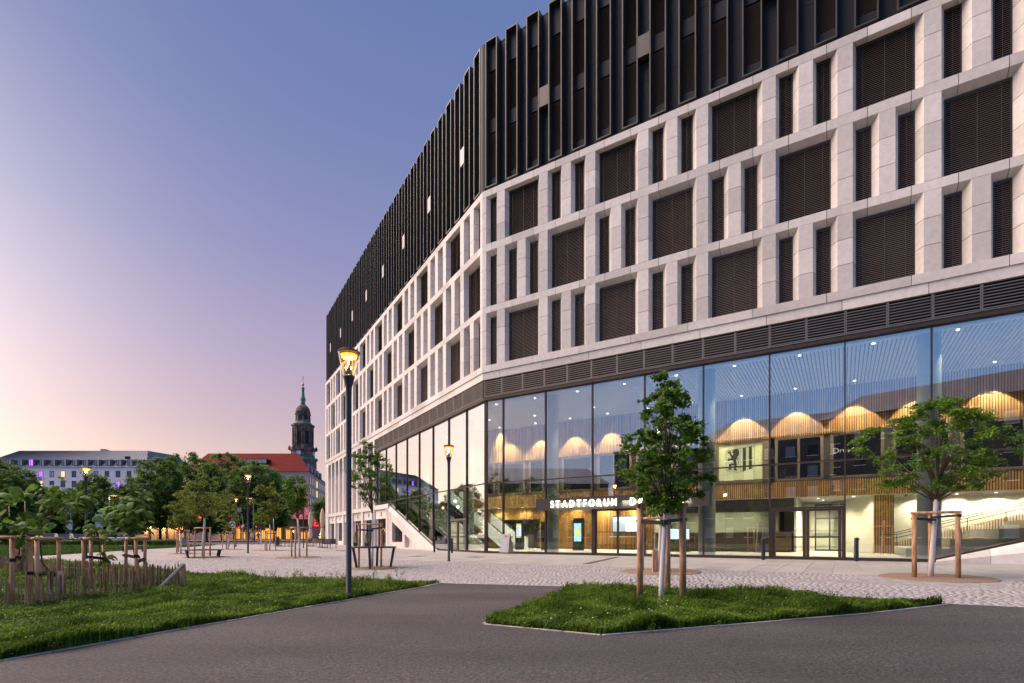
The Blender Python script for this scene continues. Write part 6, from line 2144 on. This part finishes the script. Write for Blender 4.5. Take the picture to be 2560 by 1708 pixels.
def arcade():
    Y = 148
    X = lambda px: (px - CX) / F * Y
    Z = lambda py: CAMZ - (py - HZ) / F * Y
    o = thing('arcade_house', 'low beige house with warm lit portals behind the trees', 'building', (X(430), Y, .2))
    MB().box(X(180), X(530), Y, Y + 14, .2, Z(1290)).build('wall', BEIGE, o)
    MB().box(X(178), X(532), Y - .4, Y + 14.4, Z(1290), Z(1287)).build('roof', SLATE, o)
    ST = mk('portal_stone', (.50, .36, .24), .8)
    for px in (262, 278, 366, 384, 409, 427, 441, 456):
        a = X(px)
        MB().box(a, a + .75, Y - .5, Y - .02, .2, Z(1312)).build('pilaster', ST, o)
    for i, px in enumerate((270, 373, 416, 446, 330, 300)):
        a, b = X(px), X(px + 4.5)
        MB().box(a, b, Y - .10, Y - .01, .2, Z(1318)).build('door', WPANE if i != 3 else SHOP, o)
    for px in (267, 370, 413, 449):
        p = Vector((X(px), Y - .8, Z(1318)))
        MB().lathe([(.05, -.2), (.16, -.1), (.16, .2), (.05, .3)], tuple(p), 8).build('wall_fitting', LIT, o)
        lamp('POINT', 'portal_light', p + Vector((0, -.4, 0)), 420, (1, .55, .16), o, shadow_soft_size=.2)
    a = at(131, 1316.5, Y - 2)
    MB().box(X(123), X(143), Y - 2.2, Y - 2.0, Z(1321), Z(1317)).build('light_strip', SHOPW, o)
    MB().box(X(90), X(182), Y - 2, Y + 8, .2, Z(1322)).build('wall', BEIGE, o)
arcade()
def low_red_roof():
    Y = 185
    X = lambda px: (px - CX) / F * Y
    Z = lambda py: CAMZ - (py - HZ) / F * Y
    o = thing('far_house', 'distant house with red roof between hotel and tall trees', 'building', (X(420), Y, .2))
    MB().box(X(380), X(560), Y, Y + 12, .2, Z(1174)).build('wall', BEIGE, o)
    m = MB(); m.extr([(Y - .5, Z(1174)), (Y + 6, Z(1157)), (Y + 12.5, Z(1174))], X(372), X(565)); m.build('roof', TILE, o)
low_red_roof()

def church():
    Y = 300.0
    s = Y / F
    X0 = (757.5 - CX) * s
    Z = lambda py: CAMZ - (py - HZ) * s
    o = thing('church_tower', 'dark sandstone church tower with green copper spire and cross', 'tower', (X0, Y, .2))
    SAND_ = mk('old_sandstone', (.080, .058, .050), .9, var=.5, vs=.45, col2=(.155, .110, .095), bump=.5, bs=2, detail=8)
    COPP = mk('copper_green', (.085, .20, .145), .7, var=.2, vs=.6)
    GOLD = mk('gilded', (.45, .20, .07), .4, .6)
    def sq(z0, z1, w, m=None, n=4, rot=.55, ww=None, nm='shaft', mt=None):
        m = MB()
        m.lathe([(w * s / 2 / math.cos(math.pi / n) if n == 4 else w * s / 2, z0), ((ww or w) * s / 2 / math.cos(math.pi / n) if n == 4 else (ww or w) * s / 2, z1)], (X0, Y, 0), n, rot)
        return m.build(nm, mt or SAND_, o)
    OC = dict(n=8, rot=math.pi / 8)
    sq(.2, Z(1180), 66, **OC)
    sq(Z(1180), Z(1150), 64, **OC)
    sq(Z(1152), Z(1146), 70, nm='cornice', mt=COPP, **OC)
    sq(Z(1146), Z(1126), 56, **OC)
    sq(Z(1128), Z(1121), 63, nm='gallery', **OC)
    b = sq(Z(1121), Z(1072), 47.5, nm='belfry', **OC)
    sq(Z(1073.5), Z(1067), 50, ww=51, nm='cornice', **OC)
    sq(Z(1067), Z(1063), 55, nm='cornice', **OC)
    sq(Z(1063), Z(1057), 46, ww=40, nm='roof_skirt', mt=COPP, **OC)
    sq(Z(1058), Z(1037), 36, ww=35, nm='lantern', **OC)
    sq(Z(1038), Z(1036), 38.5, nm='cornice', **OC)
    dome = MB().lathe([(18 * s, Z(1036)), (17.6 * s, Z(1030)), (15.5 * s, Z(1022)), (11 * s, Z(1016)), (6.5 * s, Z(1013))], (X0, Y, 0), 16)
    dome.build('dome', SAND_, o, True)
    sp_ = MB().lathe([(6.5 * s, Z(1013.5)), (4.6 * s, Z(1006)), (6.3 * s, Z(1001)), (6.4 * s, Z(997)), (4.4 * s, Z(993)), (3.4 * s, Z(985)), (3.0 * s, Z(974)), (3.9 * s, Z(972.5)), (3.4 * s, Z(970)), (.8 * s, Z(966))], (X0, Y, 0), 12)
    sp_.build('spire', COPP, o, True)
    bl = MB().lathe([(.3 * s, Z(965.2)), (2.3 * s, Z(964)), (3.2 * s, Z(961.7)), (2.3 * s, Z(959.6)), (.3 * s, Z(958.4))], (X0, Y, 0), 12); bl.build('gilded_ball', GOLD, o, True)
    MB().box(X0 - .09, X0 + .09, Y - .09, Y + .09, Z(958.5), Z(940)).box(X0 - 1.2 * s, X0 + 1.2 * s, Y - .08, Y + .08, Z(945.5), Z(944)).build('cross', GOLD, o)
    # tall belfry openings with columns, clock faces
    for i in range(8):
        a = math.pi / 8 + i * math.pi / 4 + math.pi / 8
        d = Vector((math.cos(a), math.sin(a), 0)); t = Vector((-d.y, d.x, 0))
        if d.y > .5: continue
        r = 47.5 * s / 2 * math.cos(math.pi / 8)
        p = Vector((X0, Y, 0)) + d * (r + .05)
        v = [p - t * 1.0, p + t * 1.0, p + t * 1.0 - d * .6, p - t * 1.0 - d * .6]
        MB().prism([(q.x, q.y) for q in v], Z(1112), Z(1080)).build('belfry_opening', CORE, o)
        for sg in (-1, 1):
            q = p + t * sg * 1.5 + d * .15
            MB().tube([(q.x, q.y, Z(1120)), (q.x, q.y, Z(1073))], .38, 6).build('pilaster', SAND_, o)
        r2 = 36 * s / 2 * math.cos(math.pi / 8); p = Vector((X0, Y, 0)) + d * (r2 + .03)
        v = [p - t * .9, p + t * .9, p + t * .9 - d * .5, p - t * .9 - d * .5]
        MB().prism([(q.x, q.y) for q in v], Z(1052), Z(1041)).build('lantern_opening', CORE, o)
        r3 = 56 * s / 2 * math.cos(math.pi / 8); p = Vector((X0, Y, Z(1135.5))) + d * (r3 + .02)
        if i % 2 == 1:
            ck = MB().tube([p, p + d * .25], 1.55, 20).build('clock_face', mk('clock_blue', (.22, .36, .55), .5) if 'clock_blue' not in MATS else MATS['clock_blue'], o)
            MB().tube([p + d * .26, p + d * .3], .9, 16).build('clock_centre', WPAINT, ck)
            MB().tube([p + d * .34, p + d * .34 + Vector((0, 0, 1.2))], .09, 5).build('clock_hand', GOLD, ck)
        # corner urns on the gallery
        a2 = a + math.pi / 8
        q = Vector((X0 + 31 * s * math.cos(a2), Y + 31 * s * math.sin(a2), 0))
        MB().lathe([(.75, Z(1127)), (.9, Z(1122)), (.35, Z(1117.5)), (.1, Z(1115))], (q.x, q.y, 0), 8).build('pinnacle', SAND_, o)
church()

# ------------------------------------------------------------------ big trees along the road
def big_tree(px, Y, rows, seed, label, nl=9000, ls=.46, mat=LEAFD, ncl=170, clr=.9):
    nl = int(nl * 3)
    p = Vector(((px - CX) / F * Y, Y, .2))
    prof = [(zpx(r, p), w * Y / F) for r, w in rows]
    make_tree(p, prof, (0, 0), .26, zpx(rows[0][0] + 2, p), ncl, nl, ls, mat, seed, label, name='road_tree', clr=clr, limb_n=22, stretch=.75, shell=.42)
big_tree(398, 112, [(1318, 34), (1280, 58), (1230, 62), (1190, 48), (1165, 34), (1150, 16)], 51, 'tall dark road tree with trunk before the lit portals', 10000)
big_tree(470, 124, [(1316, 36), (1270, 68), (1215, 74), (1165, 58), (1146, 36), (1134, 16)], 52, 'high domed road tree behind the round bench tree', 11000)
big_tree(556, 124, [(1316, 34), (1270, 66), (1215, 74), (1170, 62), (1148, 38), (1136, 18)], 53, 'high domed road tree left of the cobble lamp', 11000)
big_tree(636, 116, [(1318, 34), (1275, 58), (1220, 62), (1180, 46), (1160, 22)], 54, 'dense dark road tree behind the yellowish tree', 10000)
big_tree(690, 122, [(1316, 18), (1285, 30), (1245, 32), (1210, 22), (1196, 5)], 55, 'road tree covering the beige corner house front', 6000)
big_tree(515, 108, [(1325, 40), (1295, 56), (1260, 50), (1235, 22)], 58, 'low spreading road tree in front of the high domed pair', 8000, .5)
big_tree(243, 104, [(1330, 40), (1290, 68), (1250, 58), (1220, 34), (1195, 16), (1180, 4)], 56, 'dark road tree half covering the white hotel', 10000)
big_tree(325, 100, [(1330, 26), (1290, 38), (1245, 32), (1215, 16), (1200, 4)], 59, 'slim loose road tree at the hotel gable', 5000)
big_tree(150, 102, [(1338, 40), (1300, 52), (1265, 46), (1240, 18), (1232, 4)], 62, 'low dark road tree behind the parking signs', 7000)
big_tree(40, 100, [(1330, 40), (1290, 60), (1240, 62), (1200, 44), (1172, 16), (1165, 4)], 57, 'dark road tree before the left end of hotel', 9000)
big_tree(-30, 100, [(1330, 40), (1290, 60), (1220, 62), (1170, 40), (1140, 10)], 60, 'taller dark road tree at the left picture edge', 9000)
big_tree(812, 118, [(1310, 8), (1285, 18), (1262, 16), (1246, 4)], 61, 'small dark tree between beige house and stone corner', 3000)

# ------------------------------------------------------------------ houses across the square, seen mirrored in the glass
def mirror_house(c, w, d, h, rz, label, name='square_house', hip=True, seed=1, storeys=5, lit=.12):
    o = thing(name, label, 'building', (c[0], c[1], 0), 'houses mirrored in the glass', rz)
    def B(m, n, mt, par=None): return sub(n, m.mesh(n, mt), par or o)
    B(MB().box(-w / 2, w / 2, -d / 2, d / 2, -.1, h), 'wall', mk('house_wall%d' % seed, (.085, .078, .072), .8))
    rh = 4.5 if hip else .6
    m = MB(); m.add([(-w / 2 - .4, -d / 2 - .4, h), (w / 2 + .4, -d / 2 - .4, h), (w / 2 + .4, d / 2 + .4, h), (-w / 2 - .4, d / 2 + .4, h), (-w / 2 + 4, 0, h + rh), (w / 2 - 4, 0, h + rh)],
                    [(0, 1, 5, 4), (1, 2, 5), (2, 3, 4, 5), (3, 0, 4), (3, 2, 1, 0)])
    B(m, 'roof', SLATE)
    rg = random.Random(seed)
    wm = MB().box(-.75, .75, -.06, .04, 0, 1.7).mesh('window', WPANE)
    wl_ = MB().box(-.75, .75, -.06, .04, 0, 1.7).mesh('window', CURT)
    fr_ = MB().box(-.85, .85, -.09, -.02, -.12, 0).mesh('sill', WPAINT)
    for r_ in range(storeys):
        n = int(w / 3.4)
        for i in range(n):
            x = -w / 2 + 1.9 + i * (w - 3.8) / max(1, n - 1)
            q = sub('window', wl_ if rg.random() < .45 else wm, o, (x, -d / 2, 1.2 + r_ * (h - 1.5) / storeys))
            sub('sill', fr_, q)
    return o
def reflect_dir(px):
    u = (px - CX) / F
    d = Vector((u, 1, 0)).normalized()
    n = -FR.y
    return d - n * 2 * d.dot(n)
def mpos(px, dist):      # a place seen mirrored in the right glass at column px
    x, Y = onF(FR, px, GY)
    g = FR.P(x, GY, 0)
    q = g + reflect_dir(px) * dist
    return (q.x, q.y)
def face(c):
    t = Vector((10, 28, 0)) - Vector((*c, 0))
    return math.atan2(t.y, t.x) + math.pi / 2
for (px, dist, w, h, st_, l, hp, sd_) in ((2010, 82, 34, 19, 5, 'long grey house with hipped roof across the square', True, 3), (2420, 78, 36, 21, 5, 'tall grey house behind the path bend', True, 4),
                                     (1640, 95, 18, 20, 6, 'rounded dark block across the square', False, 5), (1310, 100, 40, 14, 4, 'wide dark hall with hipped roof beyond the lawn', True, 6)):
    c = mpos(px, dist)
    mirror_house(c, w, 13, h, face(c), l, hip=hp, seed=sd_, storeys=st_)
for (x, y, w, h, rz, l, sd_) in ((-118, 62, 34, 13, math.radians(70), 'grey row house beyond the parking area', 7), (-135, 22, 40, 12, math.radians(80), 'dark row house left of the square', 8), (-122, -22, 36, 13, math.radians(100), 'dark house with low roof left of the path', 9)):
    mirror_house((x, y), w, 13, h, rz, l, seed=sd_, storeys=4)
def side_tree(x, y, h, seed, label):
    p = Vector((x, y, 0))
    make_tree(p, [(h * .22, h * .2), (h * .45, h * .36), (h * .7, h * .3), (h, h * .05)], (0, 0), .22, h * .2, 40, 3500, .5, LEAFD, seed, label, name='square_tree', clr=.9, limb_n=10, group='trees mirrored in the glass')
for i, (px, dist, h) in enumerate(((1250, 70, 14), (1330, 66, 12.5), (1400, 74, 12), (1460, 80, 10))):
    c = mpos(px, dist)
    side_tree(c[0], c[1], h, 70 + i, ['round tree left of the wide dark hall', 'round tree before the wide dark hall', 'round tree right of the wide dark hall', 'low round tree beyond the wide hall'][i])
